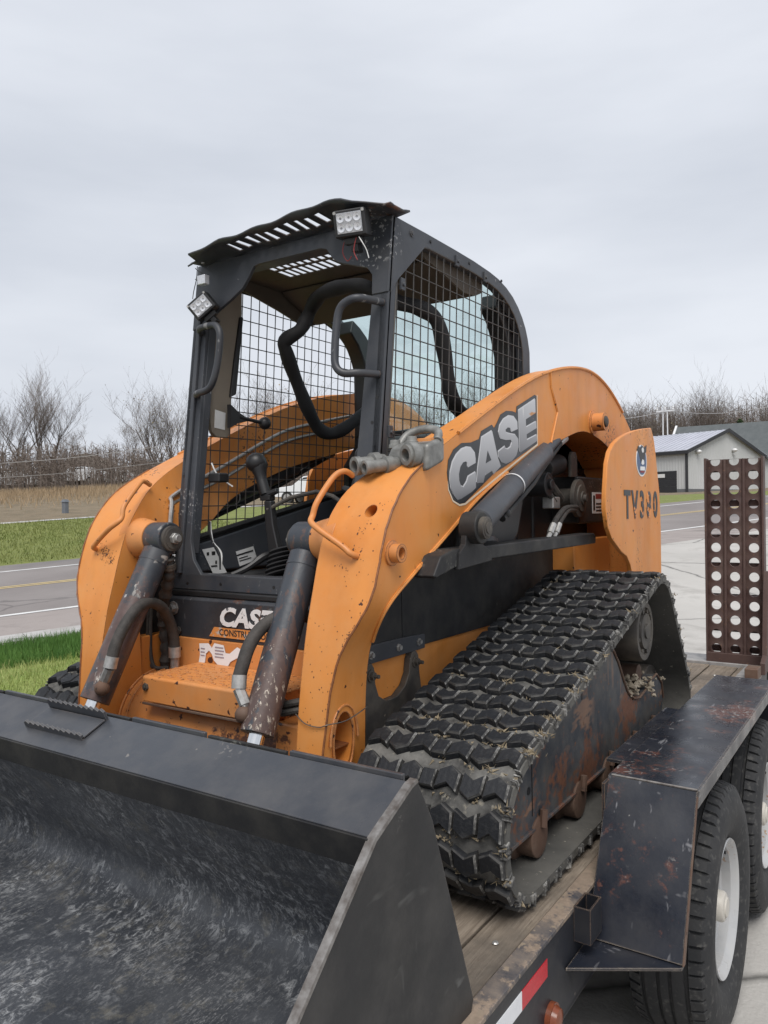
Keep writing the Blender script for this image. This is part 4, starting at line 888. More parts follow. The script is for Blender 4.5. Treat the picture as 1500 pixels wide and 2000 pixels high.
# rear side panel with model lettering
RP = [(3.121,1.0),(3.128,1.067),(3.155,1.184),(3.19,1.235),(3.247,1.272),(3.33,1.302),(3.433,1.328),(3.55,1.350),(3.68,1.369),(3.832,1.386),(3.875,1.34),(3.903,1.28),(3.97,1.079),(3.991,.899),(3.99,.62),(3.50,.62),(3.486,.70),(3.46,.745),(3.409,.785),(3.33,.81),(3.265,.841),(3.20,.872),(3.150,.92)]
TV_PANEL = None
for sgn in (1, -1):
    T = (lambda mb: mb) if sgn > 0 else (lambda mb: mb.mirror(CX))
    m = MB(); m.prism(RP, 0, -1.02, -1.0); o = part('rear_side_panel', T(m), ORANGE, LOADER, .004)
    if sgn > 0: TV_PANEL = o
    m = MB(); m.box(-1.36, -1.02, 3.86, 3.97, .62, 1.30); part('rear_post', T(m), ORANGE, LOADER, .006)
m = MB(); m.box(-2.45, -1.15, 3.90, 4.02, .30, 1.22); part('rear_door', m, ORANGE, LOADER, .02)
WORN_K = None
def mat_worn_print(name, ink, under, lo, scale=30):
    n = Nodes(name, 0.45); k = n.spots(scale, lo, lo+0.05, detail=5, stretch=(1,.5,1)); n.set('Base Color', n.mix(k, ink, under)); return n.mat
TVM = mat_worn_print('worn_black_print', (0.03,0.032,0.036), (0.70,0.26,0.06), 0.61)
TVM2 = mat_worn_print('badly_worn_black_print', (0.04,0.042,0.046), (0.70,0.26,0.06), 0.49)
for ch, yy, mt in (('T',3.372,TVM),('V',3.487,TVM),('3',3.612,TVM),('8',3.728,TVM2),('0',3.845,TVM)):
    text_part('letter', ch, .172, (lambda y0: (lambda a, b, c: (-0.9985+c, y0+a, .956+b)))(yy), mt, TV_PANEL, bold=.005, sx=.92)
BLUE = simple('blue_sticker', (0.03,0.07,0.16), (0.045,0.095,0.20), 0.4)
def oval(cy_, cz_, ry, rz, n=32): return [(cy_+ry*math.cos(2*math.pi*i/n), cz_+rz*math.sin(2*math.pi*i/n)) for i in range(n)]
em = decal('emblem', oval(3.652,1.218,.088,.074), -1.0005, -.9985, LABEL_W, TV_PANEL); decal('emblem_field', oval(3.652,1.218,.078,.066), -.999, -.9978, BLUE, em)
decal('emblem_bird', [(3.575,1.262),(3.60,1.285),(3.63,1.272),(3.652,1.29),(3.69,1.28),(3.735,1.295),(3.728,1.262),(3.71,1.255),(3.70,1.225),(3.68,1.20),(3.64,1.205),(3.615,1.235),(3.60,1.255)], -.9984, -.9970, LABEL_K, em)
decal('emblem_head', oval(3.668,1.268,.018,.012), -.9975, -.9965, LABEL_W, em); decal('emblem_mark', [(3.64,1.205),(3.66,1.225),(3.685,1.222),(3.69,1.205),(3.665,1.198)], -.9975, -.9965, LABEL_W, em)
decal('emblem_name', [(3.625,1.172),(3.628,1.19),(3.70,1.192),(3.70,1.174)], -.998, -.9965, LABEL_W, em); decal('emblem_bar', [(3.628,1.162),(3.628,1.170),(3.695,1.171),(3.69,1.163)], -.998, -.9965, LABEL_R, em)

# --- front of the body: sill, name plate, lower panel, step, cross tube
m = MB(); m.prism([(1.922,.553),(1.916,.690),(1.93,.700),(1.97,.700),(1.97,.553)], 0, -2.245, -1.36); np_ = part('front_plate', m, BLACK_RUST, LOADER, .003)
NPX = lambda a, b, c: (-1.985+a, 1.9165-c-(b)*0.02-.001, .610+b)
WPRINT = mat_worn_print('chipped_white_print', (0.72,0.72,0.72), (0.05,0.053,0.06), 0.585, 45)
text_part('lettering', 'CASE', .088, NPX, WPRINT, np_, bold=.0035, shear=.25, sx=1.16)
OPRINT = mat_worn_print('chipped_orange_band', (0.62,0.25,0.07), (0.45,0.42,0.38), 0.60, 40)
m = MB(); m.prism([(-2.035,.566),(-2.010,.600),(-1.72,.600),(-1.72,.566)], 1, 1.9185, 1.9200); bd = part('name_band', m, OPRINT, np_)
text_part('lettering', 'CONSTRUCTION', .031, lambda a, b, c: (-1.985+a, 1.9178-c, .574+b), LABEL_K, bd, bold=.0004, depth=.0004)
for x, z, r in ((-2.19,.575,.011),(-2.215,.655,.020)):
    b = MB(); b.lathe([(0,r*1.3),(.006,r*1.3),(.006,r*.8),(.022,r*.8)], (x,1.917,z), (0,-1,0), 8); part('bolt', b, ZINC if r > .015 else DARKSTEEL, np_, .001)
m = MB(); m.box(-2.25, -1.35, 1.925, 1.99, .700, .722); part('seal_strip', m, PLASTIC, LOADER, .006)
m = MB(); m.prism([(1.905,.40),(1.912,.553),(1.97,.553),(1.97,.40)], 0, -2.28, -1.34); fp = part('front_panel', m, ORANGE_WORN, LOADER, .003)
rag = MB(); base_ = [(-2.078,.462),(-2.07,.50),(-2.075,.538),(-2.03,.542),(-2.012,.527),(-2.0,.545),(-1.955,.541),(-1.945,.515),(-1.925,.515),(-1.89,.540),(-1.868,.533),(-1.885,.505),(-1.92,.488),(-1.935,.466),(-1.975,.468),(-2.0,.485),(-2.01,.505),(-2.025,.518),(-2.04,.505),(-2.045,.475),(-2.055,.46)]
rag.add([(x, 1.9035+ (z-.40)*.0458-.0002, z) for x, z in base_]+[(x, 1.9018+(z-.40)*.0458, z) for x, z in base_], [tuple(range(len(base_)))[::-1], tuple(range(len(base_), 2*len(base_)))])
sk = part('torn_sticker', rag, mat_worn_print('torn_white_sticker', (0.75,0.75,0.76), (0.55,0.42,0.32), 0.66, 60), fp, smooth=0)
m = MB()
for k in range(4): zz = .532-.011*k; yy = 1.9018+(zz-.40)*.0458; m.box(-1.995, -1.955+.004*(k%2), yy-.0012, yy-.0004, zz-.0022, zz+.0022)
for k in range(3): zz = .522-.012*k; yy = 1.9018+(zz-.40)*.0458; m.box(-2.066, -2.046, yy-.0012, yy-.0004, zz-.002, zz+.002)
tag(part('sticker_print', m, simple('faded_print', (0.25,0.22,0.26), (0.4,0.36,0.4), 0.6), sk), kind='stuff')
# step
m = MB(); m.prism([(1.655,.388),(1.655,.466),(1.661,.472),(1.905,.474),(1.905,.388)], 0, -2.07, -1.50); stp = part('step', m, ORANGE_WORN, LOADER, .004)
g = MB(); rnd = random.Random(3)
for i in range(24):
    for j in range(6):
        x = -2.055+.024*i; y = 1.680+.036*j+(.013 if i % 2 else 0)
        if rnd.random() < .9: g.box(x-.009, x+.009, y-.0025, y+.0025, .4715, .4755)
part('tread_grip', g, simple('worn_step_paint', (0.60,0.27,0.09), (0.42,0.20,0.09), 0.6, scale=30), stp)
b = MB(); b.lathe([(0,.012),(.008,.012),(.008,.006),(.012,.006)], (-2.05,1.655,.437), (0,-1,0), 6); part('bolt', b, DARKSTEEL, stp)
m = MB(); m.box(-2.071, -1.499, 1.653, 1.6605, .378, .386); part('step_lip', m, RUST, stp, .002)
# cross tube under the step, with end rings
m = MB(); m.tube([(-2.265,1.85,.27),(-2.235,1.85,.27),(-1.365,1.85,.27),(-1.335,1.85,.27)], [.165,.17,.17,.165], 48); ct = part('cross_tube', m, ORANGE_TUBE, LOADER, smooth=30)
for x in (-2.225, -2.19):
    m = MB(); m.tube([(x-.004,1.85,.27),(x+.004,1.85,.27)], [.178,.178], 48); part('tube_ring', m, ORANGE_WORN, ct, .003)
m = MB(); m.box(-1.50, -1.38, 1.66, 1.95, .24, .40); part('tube_mount', m, ORANGE_WORN, LOADER, .01)
# loose hoses and cable between cylinder and arm
for k, z in enumerate((.458,.436)):
    m = MB(); m.tube(smooth_path([(-1.50,1.70,z-.01),(-1.45,1.64,z),(-1.40,1.65,z+.012),(-1.36,1.70,z+.015)], 5), .0115, 10); part('hose', m, HOSE, LOADER)
m = MB(); m.tube(smooth_path([(-1.37,1.602,.452),(-1.335,1.598,.432),(-1.29,1.600,.428),(-1.262,1.606,.437),(-1.255,1.68,.433),(-1.258,1.78,.447)], 6), .0016, 5); part('tie_wire', m, DARKSTEEL, LOADER)
# couplers on the near arm
cb = MB(); cb.loft([[(-1.345,1.93,1.118),(-1.17,1.93,1.125),(-1.17,1.93,1.205),(-1.30,1.93,1.205)],[(-1.32,2.03,1.14),(-1.17,2.03,1.16),(-1.17,2.03,1.235),(-1.28,2.03,1.235)]]); cb.v = [(x+.035,y,z-.012) for x,y,z in cb.v]; cp = part('coupler_block', cb, CAST, LOADER, .012, seg=3)
for (x, z, r, l, y0) in ((-1.372,1.135,.024,.105,1.905),(-1.322,1.130,.018,.115,1.90),(-1.252,1.158,.026,.055,1.92)):
    b = MB(); b.lathe([(0,r*1.1),(.02,r*1.25),(.022,r*1.45),(.045,r*1.45),(.047,r*1.05),(l-.02,r*1.05),(l-.018,r*1.18),(l,r*1.18),(l,r*.75),(l-.03,r*.6)], (x+.045,y0+.03,z+.022), (-.42,-.9,-.12), 20); b.v = [(x+.035,y,z-.012) for x,y,z in b.v]; part('coupler', b, CAST, cp, 0)
for (x, y, z) in ((-1.30,1.955,1.20),(-1.245,1.96,1.208)):
    b = MB(); b.lathe([(0,.02),(.012,.02),(.012,.016),(.025,.016)], (x,y,z), (0,0,1), 16); b.v = [(x+.035,y,z-.012) for x,y,z in b.v]; part('plug', b, CAST, cp, .001)
b = MB(); b.tube(smooth_path([(-1.31,1.99,1.20),(-1.29,2.02,1.245),(-1.24,2.04,1.262),(-1.19,2.03,1.25),(-1.175,2.0,1.22)], 6), .013, 12); b.v = [(x+.03,y,z-.012) for x,y,z in b.v]; part('hard_line', b, CAST, cp)
b = MB(); b.box(-1.20,-1.15,1.97,2.04,1.19,1.215); part('clamp', b, ORANGE_WORN, cp, .003)
# --- cab
yF = lambda z: 1.94+0.123*(z-0.72)
CL, CR = -2.25, -1.35
def lean_prism(poly, d0, d1):     # outline in (x, z) standing in the leaning front plane
    mb = MB(); n = len(poly)
    mb.add([(x, yF(z)+d0, z) for x, z in poly]+[(x, yF(z)+d1, z) for x, z in poly], [tuple(range(n))[::-1], tuple(range(n,2*n))]+[(i,(i+1)%n,n+(i+1)%n,n+i) for i in range(n)]); return mb
CAB = part('cab_frame', lean_prism([(CL,.722),(CR,.722),(CR,.780),(CL,.780)], 0, .06), BLACK_RUST, LOADER, .005)
CAB['label'] = 'black rollover cab with wire side screens and no door'
# posts
part('front_post', lean_prism([(CL,.775),(CL,1.955),(-2.180,1.955),(-2.172,.90),(-2.15,.83),(-2.10,.775)], 0, .016), BLACK, CAB, .003)
part('front_post', lean_prism([(CR,.775),(CR,1.955),(-1.414,1.955),(-1.414,1.72),(-1.440,1.15),(-1.452,.90),(-1.48,.775)], 0, .016), BLACK, CAB, .003)
part('post_flange', lean_prism([(-2.218,.78),(-2.218,1.80),(-2.200,1.80),(-2.200,.78)], -.014, .0), BLACK, CAB, .004)
part('post_liner', lean_prism([(-2.186,.85),(-2.186,1.75),(-2.174,1.75),(-2.174,.85)], .014, .05), BLACK, CAB, .004)
hd = [(CL,1.955),(CL,1.70),(-2.175,1.72),(-2.13,1.755),(-2.06,1.79),(-2.0,1.826),(-1.975,1.86),(-1.954,1.897),(-1.93,1.903),(-1.64,1.901),(-1.615,1.893),(-1.59,1.86),(-1.565,1.838),(-1.50,1.815),(-1.44,1.795),(-1.418,1.768),(-1.414,1.70),(CR,1.70),(CR,1.955)]
part('header', lean_prism(hd[::-1], -.004, .012), BLACK, CAB, .003)
part('header_beam', lean_prism([(CL,1.905),(CL,1.953),(CR,1.953),(CR,1.905)], .012, .07), BLACK, CAB, .003)
holes = MB()
for x, z in ((-1.378,.98),(-1.382,1.10),(-1.385,1.28),(-1.372,1.36),(-1.383,1.765),(-1.40,1.13),(-2.236,1.14),(-2.236,1.33),(-2.236,1.44),(-2.236,1.62),(-2.236,1.705),(-2.0,.748),(-2.17,.745),(-1.75,.748)):
    holes.cyl((x, yF(z)-.0012, z), (x, yF(z)+.004, z), .0058, 10)
part('bolt_hole', holes, PLASTIC, CAB)
# side frames and wire screens
SO = [(yF(.775),.775),(yF(1.2),1.2),(yF(1.76),1.76),(yF(1.955)-.002,1.955),(2.30,1.958),(2.51,1.958),(2.66,1.956),(2.80,1.949),(2.88,1.940),(2.957,1.922),(3.02,1.898),(3.074,1.865),(3.115,1.83),(3.148,1.79),(3.172,1.745),(3.189,1.69),(3.192,1.20),(3.192,.775)]
SI = [(yF(.88)+.06,.88),(yF(1.2)+.042,1.2),(yF(1.76)+.045,1.76),(2.275,1.902),(2.32,1.908),(2.51,1.910),(2.66,1.909),(2.79,1.902),(2.865,1.892),(2.925,1.876),(2.98,1.852),(3.025,1.822),(3.058,1.79),(3.082,1.755),(3.10,1.72),(3.112,1.68),(3.115,1.20),(3.115,1.11)]
def clip_wires(poly, ang_list):
    segs = []
    for (dx, dz), step, off in ang_list:
        nx, nz = -dz, dx; vals = [p[0]*nx+p[1]*nz for p in poly]; k = math.floor(min(vals)/step)
        while k*step < max(vals):
            c = k*step+off; k += 1; hits = []
            for i in range(len(poly)):
                a, b = poly[i-1], poly[i]; da, db = a[0]*nx+a[1]*nz-c, b[0]*nx+b[1]*nz-c
                if da*db < 0: t = da/(da-db); hits.append((a[0]+(b[0]-a[0])*t, a[1]+(b[1]-a[1])*t))
            hits.sort(key=lambda p: p[0]*dx+p[1]*dz)
            for i in range(0, len(hits)-1, 2): segs.append((hits[i], hits[i+1]))
    return segs
for sgn in (1, -1):
    T = (lambda mb: mb) if sgn > 0 else (lambda mb: mb.mirror(CX))
    m = MB(); m.ring(SO, SI, 0, CR-.035, CR, closed=True); sf = part('side_frame', T(m), BLACK, CAB, .006)
    m = MB(); m.prism([(1.97,.775),(1.97+.03,.885),(2.02,.90),(3.13,1.12),(3.13,.775)], 0, CR-.03, CR-.015); part('side_wall', T(m), BLACK_PANEL, CAB, .002)
    m = MB(); m.tube([(CR-.032,2.02,.905),(CR-.032,3.12,1.125)], .012, 8); part('wall_rib', T(m), BLACK_PANEL, CAB)
    scr = MB(); poly = SI; Lz = 1.0
    for a, b in clip_wires(SI, [((.06,.998),.0505,.012),((.998,.012),.0545,.02)]):
        x = CR-.004
        scr.tube([(x,a[0],a[1]),(x,b[0],b[1])], .0022, 5, cap=False)
    sc = part('wire_screen', T(scr), WIRE, CAB, smooth=60, kind='stuff')
    fr = MB(); fr.tube([(CR-.002,p[0],p[1]) for p in SI+[SI[0]]], .0036, 6, cap=False); part('screen_border', T(fr), WIRE, sc)
    for yy, zz in ((2.52,1.915),(2.75,1.912),(2.14,1.74),(2.055,1.25)):
        c = MB(); c.box(CR-.004, CR+.006, yy-.012, yy+.012, zz-.018, zz+.022); c.cyl((CR,yy,zz), (CR+.012,yy,zz), .007, 8); part('screen_clip', T(c), BLACK, sc, .002)
    # front corner plate of the screen opening
    c = MB(); c.prism([(yF(1.70)+.01,1.70),(yF(1.95)+.01,1.953),(2.285,1.953),(2.285,1.90),(yF(1.76)+.05,1.755)], 0, CR-.004, CR+.003); part('corner_plate', T(c), BLACK, CAB, .002)
    b = MB(); b.lathe([(0,.012),(.004,.012),(.004,.006),(.007,.006)], (CR+.003,2.20,1.925), (1,0,0), 10); part('bolt', T(b), BLACK, CAB)
for yy in (2.33, 2.62, 2.90):
    b = MB(); b.lathe([(0,.006),(.004,.006)], (CR,yy,1.935), (1,0,0), 8); part('bolt', b, PLASTIC, CAB)
# roof: front slotted hatch, sheet behind, rolled rear edge
rf = MB()
gx0, gx1, gy0, gy1 = -2.04, -1.60, 2.205, 2.385
def rbox(x0, x1, y0, y1, z0=1.946, z1=1.951): rf.box(x0, x1, y0, y1, z0, z1)
rbox(CL+.03, CR-.03, 2.09, gy0); rbox(CL+.03, gx0, gy0, gy1); rbox(gx1, CR-.03, gy0, gy1); rbox(CL+.03, CR-.03, gy1, 2.78)
roof = part('roof', rf, HEADLINER, CAB, .002)
n = 13; pw = (gx1-gx0)/n
for i in range(n+1):
    x = gx0+pw*i; b = MB(); b.box(x-.0055, x+.0055, gy0, gy1, 1.947, 1.950); part('roof_bar', b, HEADLINER, roof)
b = MB(); b.box(gx0, gx1, (gy0+gy1)/2-.007, (gy0+gy1)/2+.007, 1.9465, 1.9505); part('roof_bar', b, HEADLINER, roof)
ln = MB(); ln.loft([[(CL+.05,2.50,1.942),(CR-.05,2.50,1.942),(CR-.05,2.56,1.915),(CL+.05,2.56,1.915)],[(CL+.05,2.76,1.942),(CR-.05,2.76,1.942),(CR-.05,2.74,1.845),(CL+.05,2.74,1.845)],[(CL+.05,2.79,1.942),(CR-.05,2.79,1.942),(CR-.05,2.79,1.86),(CL+.05,2.79,1.86)]]); part('headliner', ln, HEADLINER, CAB, .012)
for x0 in (CL+.036, CR-.046):
    s_ = MB(); s_.prism([(2.30,1.945),(2.30,1.90),(2.50,1.865),(2.64,1.835),(2.74,1.845),(2.80,1.87),(2.80,1.945)], 0, x0, x0+.01); part('side_liner', s_, HEADLINER, CAB)
# inner left brown panel behind the far post with rubber strip and sticker
pl = MB(); pl.prism([(2.09,1.355),(2.09,1.90),(2.275,1.925),(2.27,1.80),(2.245,1.62),(2.205,1.45),(2.192,1.31),(2.18,1.295),(2.12,1.295),(2.10,1.31)], 0, -2.215, -2.195); lp = part('post_panel', pl, LINER, CAB, .004)
s = MB(); s.prism([(2.252,1.785),(2.268,1.785),(2.222,1.47),(2.190,1.455),(2.215,1.60)], 0, -2.20, -2.184); part('rubber_strip', s, PLASTIC, lp, .004)
s = MB(); s.prism([(2.11,1.33),(2.165,1.325),(2.17,1.392),(2.115,1.40)], 0, -2.195, -2.1935); part('sticker', s, LABEL_W, lp)
# rear frame and glass
GLP = [(2.78,1.938),(2.88,1.925),(2.95,1.905),(3.01,1.878),(3.06,1.845),(3.10,1.808),(3.13,1.765),(3.148,1.715),(3.152,1.60),(3.152,1.36)]
for x0 in (CL+.036, CR-.115):
    m = MB(); m.prism([(a,b-.002) for a, b in GLP[2:]]+[(3.06,1.36),(3.06,1.66),(3.03,1.73),(2.99,1.79),(2.93,1.84)], 0, x0, x0+.079); part('rear_pillar', m, PLASTIC, CAB, .008)
rw = MB(); rw.box(CL+.02, CR-.02, 3.10, 3.16, .78, 1.385); part('rear_wall', rw, PLASTIC, CAB, .015)
def mat_glass():
    m_ = bpy.data.materials.new('tinted_rear_glass'); m_.use_nodes = True; nt = m_.node_tree; nt.nodes.remove(nt.nodes['Principled BSDF'])
    tr_ = nt.nodes.new('ShaderNodeBsdfTransparent'); tr_.inputs[0].default_value = (0.91,0.985,0.975,1); gl = nt.nodes.new('ShaderNodeBsdfGlossy'); gl.inputs['Roughness'].default_value = 0.03; gl.inputs[0].default_value = (0.9,1,1,1)
    df = nt.nodes.new('ShaderNodeBsdfDiffuse'); df.inputs[0].default_value = (0.5,0.6,0.6,1)
    mx = nt.nodes.new('ShaderNodeMixShader'); mx.inputs[0].default_value = 0.06; mx2 = nt.nodes.new('ShaderNodeMixShader')
    tc = nt.nodes.new('ShaderNodeTexCoord'); nz = nt.nodes.new('ShaderNodeTexNoise'); nz.inputs['Scale'].default_value = 9; nz.inputs['Detail'].default_value = 8; rp = nt.nodes.new('ShaderNodeValToRGB'); rp.color_ramp.elements[0].position = .45; rp.color_ramp.elements[1].position = .9; rp.color_ramp.elements[0].color = (.01,.01,.01,1); rp.color_ramp.elements[1].color = (.22,.22,.22,1)
    nt.links.new(tc.outputs['Object'], nz.inputs['Vector']); nt.links.new(nz.outputs['Fac'], rp.inputs[0]); nt.links.new(rp.outputs[0], mx2.inputs[0])
    nt.links.new(tr_.outputs[0], mx.inputs[1]); nt.links.new(gl.outputs[0], mx.inputs[2]); nt.links.new(mx.outputs[0], mx2.inputs[1]); nt.links.new(df.outputs[0], mx2.inputs[2]); nt.links.new(mx2.outputs[0], nt.nodes['Material Output'].inputs[0]); return m_
gp = MB(); gp.prism(GLP+[(a-.004,b-.003) for a, b in GLP[::-1]], 0, CL+.05, CR-.05); part('rear_window', gp, mat_glass(), CAB)
# lap bar with foam sleeves
bar = [(-2.10,3.10,1.52),(-2.06,2.90,1.44),(-2.08,2.80,1.377),(-2.113,2.74,1.349),(-2.135,2.68,1.368),(-2.126,2.60,1.437),(-2.123,2.52,1.55),(-2.109,2.44,1.659),(-2.100,2.42,1.705),(-2.055,2.46,1.75),(-2.040,2.49,1.805),(-1.995,2.48,1.855),(-1.905,2.43,1.872),(-1.776,2.38,1.862),(-1.682,2.35,1.843),(-1.601,2.35,1.812),(-1.526,2.38,1.765),(-1.45,2.42,1.738),(-1.42,2.49,1.70),(-1.42,2.544,1.59),(-1.42,2.587,1.441),(-1.42,2.668,1.381),(-1.42,2.768,1.376),(-1.42,2.942,1.451),(-1.42,3.13,1.545)]
m = MB(); m.tube(smooth_path(bar, 6), [.0265+.004*math.sin(i*.35)**2 for i in range(len(bar)*6-5)], 14); part('lap_bar', m, FOAM, CAB)
# seat
s = MB(); s.loft([[(-2.0,2.62,.93),(-1.58,2.62,.93),(-1.58,2.98,.95),(-2.0,2.98,.95)],[(-2.01,2.60,1.0),(-1.57,2.60,1.0),(-1.57,2.98,1.06),(-2.01,2.98,1.06)]]); seat = part('seat', s, SEATC, CAB, .04, seg=3)
s = MB(); s.loft([[(-2.0,2.86,1.04),(-1.56,2.86,1.04),(-1.56,3.0,1.04),(-2.0,3.0,1.04)],[(-1.98,2.92,1.27),(-1.57,2.92,1.27),(-1.57,3.05,1.27),(-1.98,3.05,1.27)],[(-1.98,2.96,1.345),(-1.62,2.96,1.345),(-1.62,3.06,1.345),(-1.98,3.06,1.345)]]); part('backrest', s, SEATC, seat, .04, seg=3)
m = MB(); m.box(CL+.03, CR-.03, 2.0, 3.12, .73, .765); part('cab_floor', m, PLASTIC, CAB)
m = MB(); m.box(-2.0, -1.58, 2.62, 3.10, .765, .93); part('seat_box', m, PLASTIC, CAB, .02)
# control levers
def lever(k, full):
    T = (lambda mb: mb) if k < 0 else (lambda mb: mb.mirror(CX))
    m = MB(); m.loft([[(-1.975,2.17,.80),(-1.915,2.17,.80),(-1.915,2.21,.80),(-1.975,2.21,.80)],[(-2.005,2.18,.955),(-1.965,2.18,.955),(-1.965,2.21,.955),(-2.005,2.21,.955)],[(-2.01,2.18,1.045),(-1.975,2.18,1.045),(-1.975,2.21,1.045),(-2.01,2.21,1.045)]]); o = part('control_lever', T(m), PLASTIC, CAB, .006)
    g = MB(); g.tube(smooth_path([(-2.012,2.195,1.07),(-2.03,2.195,1.12),(-2.045,2.197,1.165),(-2.056,2.20,1.19)], 5), [.021]*6+[.021,.023,.025,.028,.031,.034,.036,.037,.037,.034][:10], 14); g.sphere((-2.058,2.195,1.192), .041, 16, 0, (1,1,.95)); part('knob', T(g), PLASTIC, o)
    g = MB(); g.tube([(-2.03,2.195,1.058),(-1.955,2.20,1.083)], [.016,.011], 10); g.box(-2.03,-1.98,2.18,2.215,1.045,1.066); part('switch_collar', T(g), PLASTIC, o, .004)
    g = MB(); g.tube([(-1.995,2.185,1.01),(-1.90,2.21,1.055),(-1.80,2.24,1.075)], .008, 8); part('linkage', T(g), DARKSTEEL, o)
    b = MB()
    for i in range(6):
        b.tube([(-1.935,2.20,.765+.017*i),(-1.938,2.20,.773+.017*i),(-1.94,2.20,.781+.017*i)], [.062-.004*i,.072-.004*i,.06-.004*i], 16)
    part('boot', T(b), FOAM, o)
lever(-1, True); lever(1, True)
m = MB(); m.sphere((-2.14,2.335,1.362), .026, 14); m.cyl((-2.15,2.20,1.375), (-2.14,2.33,1.362), .0075, 8); m.prism([(2.15,1.33),(2.15,1.42),(2.19,1.395),(2.24,1.375),(2.24,1.362),(2.19,1.35)], 0, -2.165, -2.145); part('mirror_arm', m, PLASTIC, CAB)
# labels, latch and wires inside the far wall
for P, nm in (([(2.055,.862),(2.115,.868),(2.19,.755),(2.12,.748)],'instruction_label'),([(2.235,.845),(2.335,.862),(2.358,.806),(2.255,.785)],'serial_label')):
    m = MB(); m.prism(P, 0, CL+.0365, CL+.038); lb = part(nm, m, LABEL_W, CAB)
    k = MB()
    cy_ = sum(p[0] for p in P)/4; cz_ = sum(p[1] for p in P)/4
    if nm[0] == 'i': k.box(CL+.038,CL+.039,cy_-.02,cy_+.012,cz_-.016,cz_-.010); k.box(CL+.038,CL+.039,cy_-.042,cy_-.030,cz_+.03,cz_+.042); k.box(CL+.038,CL+.039,cy_-.016,cy_+.002,cz_+.03,cz_+.044); k.box(CL+.038,CL+.039,cy_+.002,cy_+.010,cz_-.005,cz_+.008)
    else: k.prism([(2.238,.832),(2.332,.848),(2.334,.842),(2.240,.826)],0,CL+.038,CL+.039); k.prism([(2.25,.818),(2.30,.826),(2.302,.822),(2.252,.814)],0,CL+.038,CL+.039); k.prism([(2.253,.808),(2.32,.818),(2.322,.814),(2.255,.804)],0,CL+.038,CL+.039)
    part('print', k, LABEL_K, lb)
m = MB(); m.tube(smooth_path([(-2.10,2.10,.765),(-2.06,2.14,.79),(-2.03,2.20,.83),(-2.02,2.24,.835)], 5), [.012]*8+[.016]*8, 8); part('pedal_lever', m, PLASTIC, CAB)
for k in range(2):
    m = MB(); m.tube(smooth_path([(-2.13,2.02,.97),(-2.132,2.02+.006*k,.93),(-2.125,2.03,.89),(-2.105,2.04+.01*k,.85),(-2.10,2.04,.79)], 5), .004, 6); part('loose_wire', m, LABEL_W if k else PLASTIC, CAB)
m = MB(); m.tube(smooth_path([(-2.16,2.06,1.19),(-2.145,2.07,1.15),(-2.13,2.10,1.12),(-2.11,2.12,1.10)], 4), .003, 6); part('loose_wire', m, LABEL_W, CAB)
m = MB(); m.box(-2.16,-2.10,2.04,2.09,1.115,1.15); part('door_switch', m, PLASTIC, CAB, .006)
# grab handles on the posts
for pts in ([(-1.372,yF(1.665)+.0,1.668),(-1.40,1.97,1.668),(-1.44,1.955,1.66),(-1.466,1.95,1.635),(-1.474,1.945,1.58),(-1.474,1.935,1.50),(-1.466,1.93,1.455),(-1.44,1.935,1.432),(-1.40,1.96,1.432),(-1.372,yF(1.432)+.0,1.434)],
            [(-2.20,yF(1.68),1.685),(-2.16,2.01,1.687),(-2.09,2.0,1.688),(-2.055,1.995,1.678),(-2.035,1.99,1.64),(-2.045,1.99,1.56),(-2.065,1.985,1.485),(-2.095,1.985,1.452),(-2.15,1.985,1.442),(-2.20,yF(1.44),1.445)]):
    m = MB(); m.tube(smooth_path(pts, 6), .0125, 14); part('grab_handle', m, BLACK_RUST, CAB)
# work lights
def light(c, rx, ry, rz, lab, size=1.0):
    Rm = (Matrix.Rotation(R(rz), 4, 'Z') @ Matrix.Rotation(R(rx), 4, 'X') @ Matrix.Rotation(R(ry), 4, 'Y')); C_ = Vector(c)
    def P(p): return tuple(C_+Rm @ (Vector(p)*size))
    def mk(f): mb = MB(); f(mb); mb.v = [P(v) for v in mb.v]; return mb
    o = part('work_light', mk(lambda b: b.box(-.052,.052,-.02,.045,-.041,.041)), PLASTIC, CAB, .005, label=lab)
    fins = MB()
    for i in range(6): fins.box(-.05, .05, .045, .062, -.036+.0135*i, -.031+.0135*i)
    fins.v = [P(v) for v in fins.v]; part('heat_sink', fins, PLASTIC, o)
    part('lens_plate', mk(lambda b: b.box(-.041,.041,-.023,-.0195,-.031,.031)), simple('lens_reflector', (0.55,0.56,0.58), (0.42,0.43,0.45), 0.2, 0.6, 120), o, .001)
    for i in range(3):
        for j in range(2):
            part('led', mk(lambda b: b.lathe([(0,.0125),(.003,.0125),(.0015,.009),(.0005,.004)], (-.027+.027*i,-.0225,-.0145+.029*j), (0,-1,0), 14)), LED, o)
    for sx in (-1, 1): part('screw', mk(lambda b: b.lathe([(0,.005),(.003,.005)], (sx*.046,-.02,.033), (0,-1,0), 8)), ZINC, o)
    part('light_bracket', mk(lambda b: (b.box(-.03,.03,.0,.03,-.062,-.041), b.box(-.012,.012,.005,.06,-.085,-.058))), PLASTIC, o, .003)
    return o
l1 = light((-1.425,1.965,1.905), 12, -2, 18, 'square six-lamp work light under the right end of the visor')
l2 = light((-2.135,2.0,1.765), 8, -38, 30, 'tilted six-lamp work light on the far cab post', 0.86)
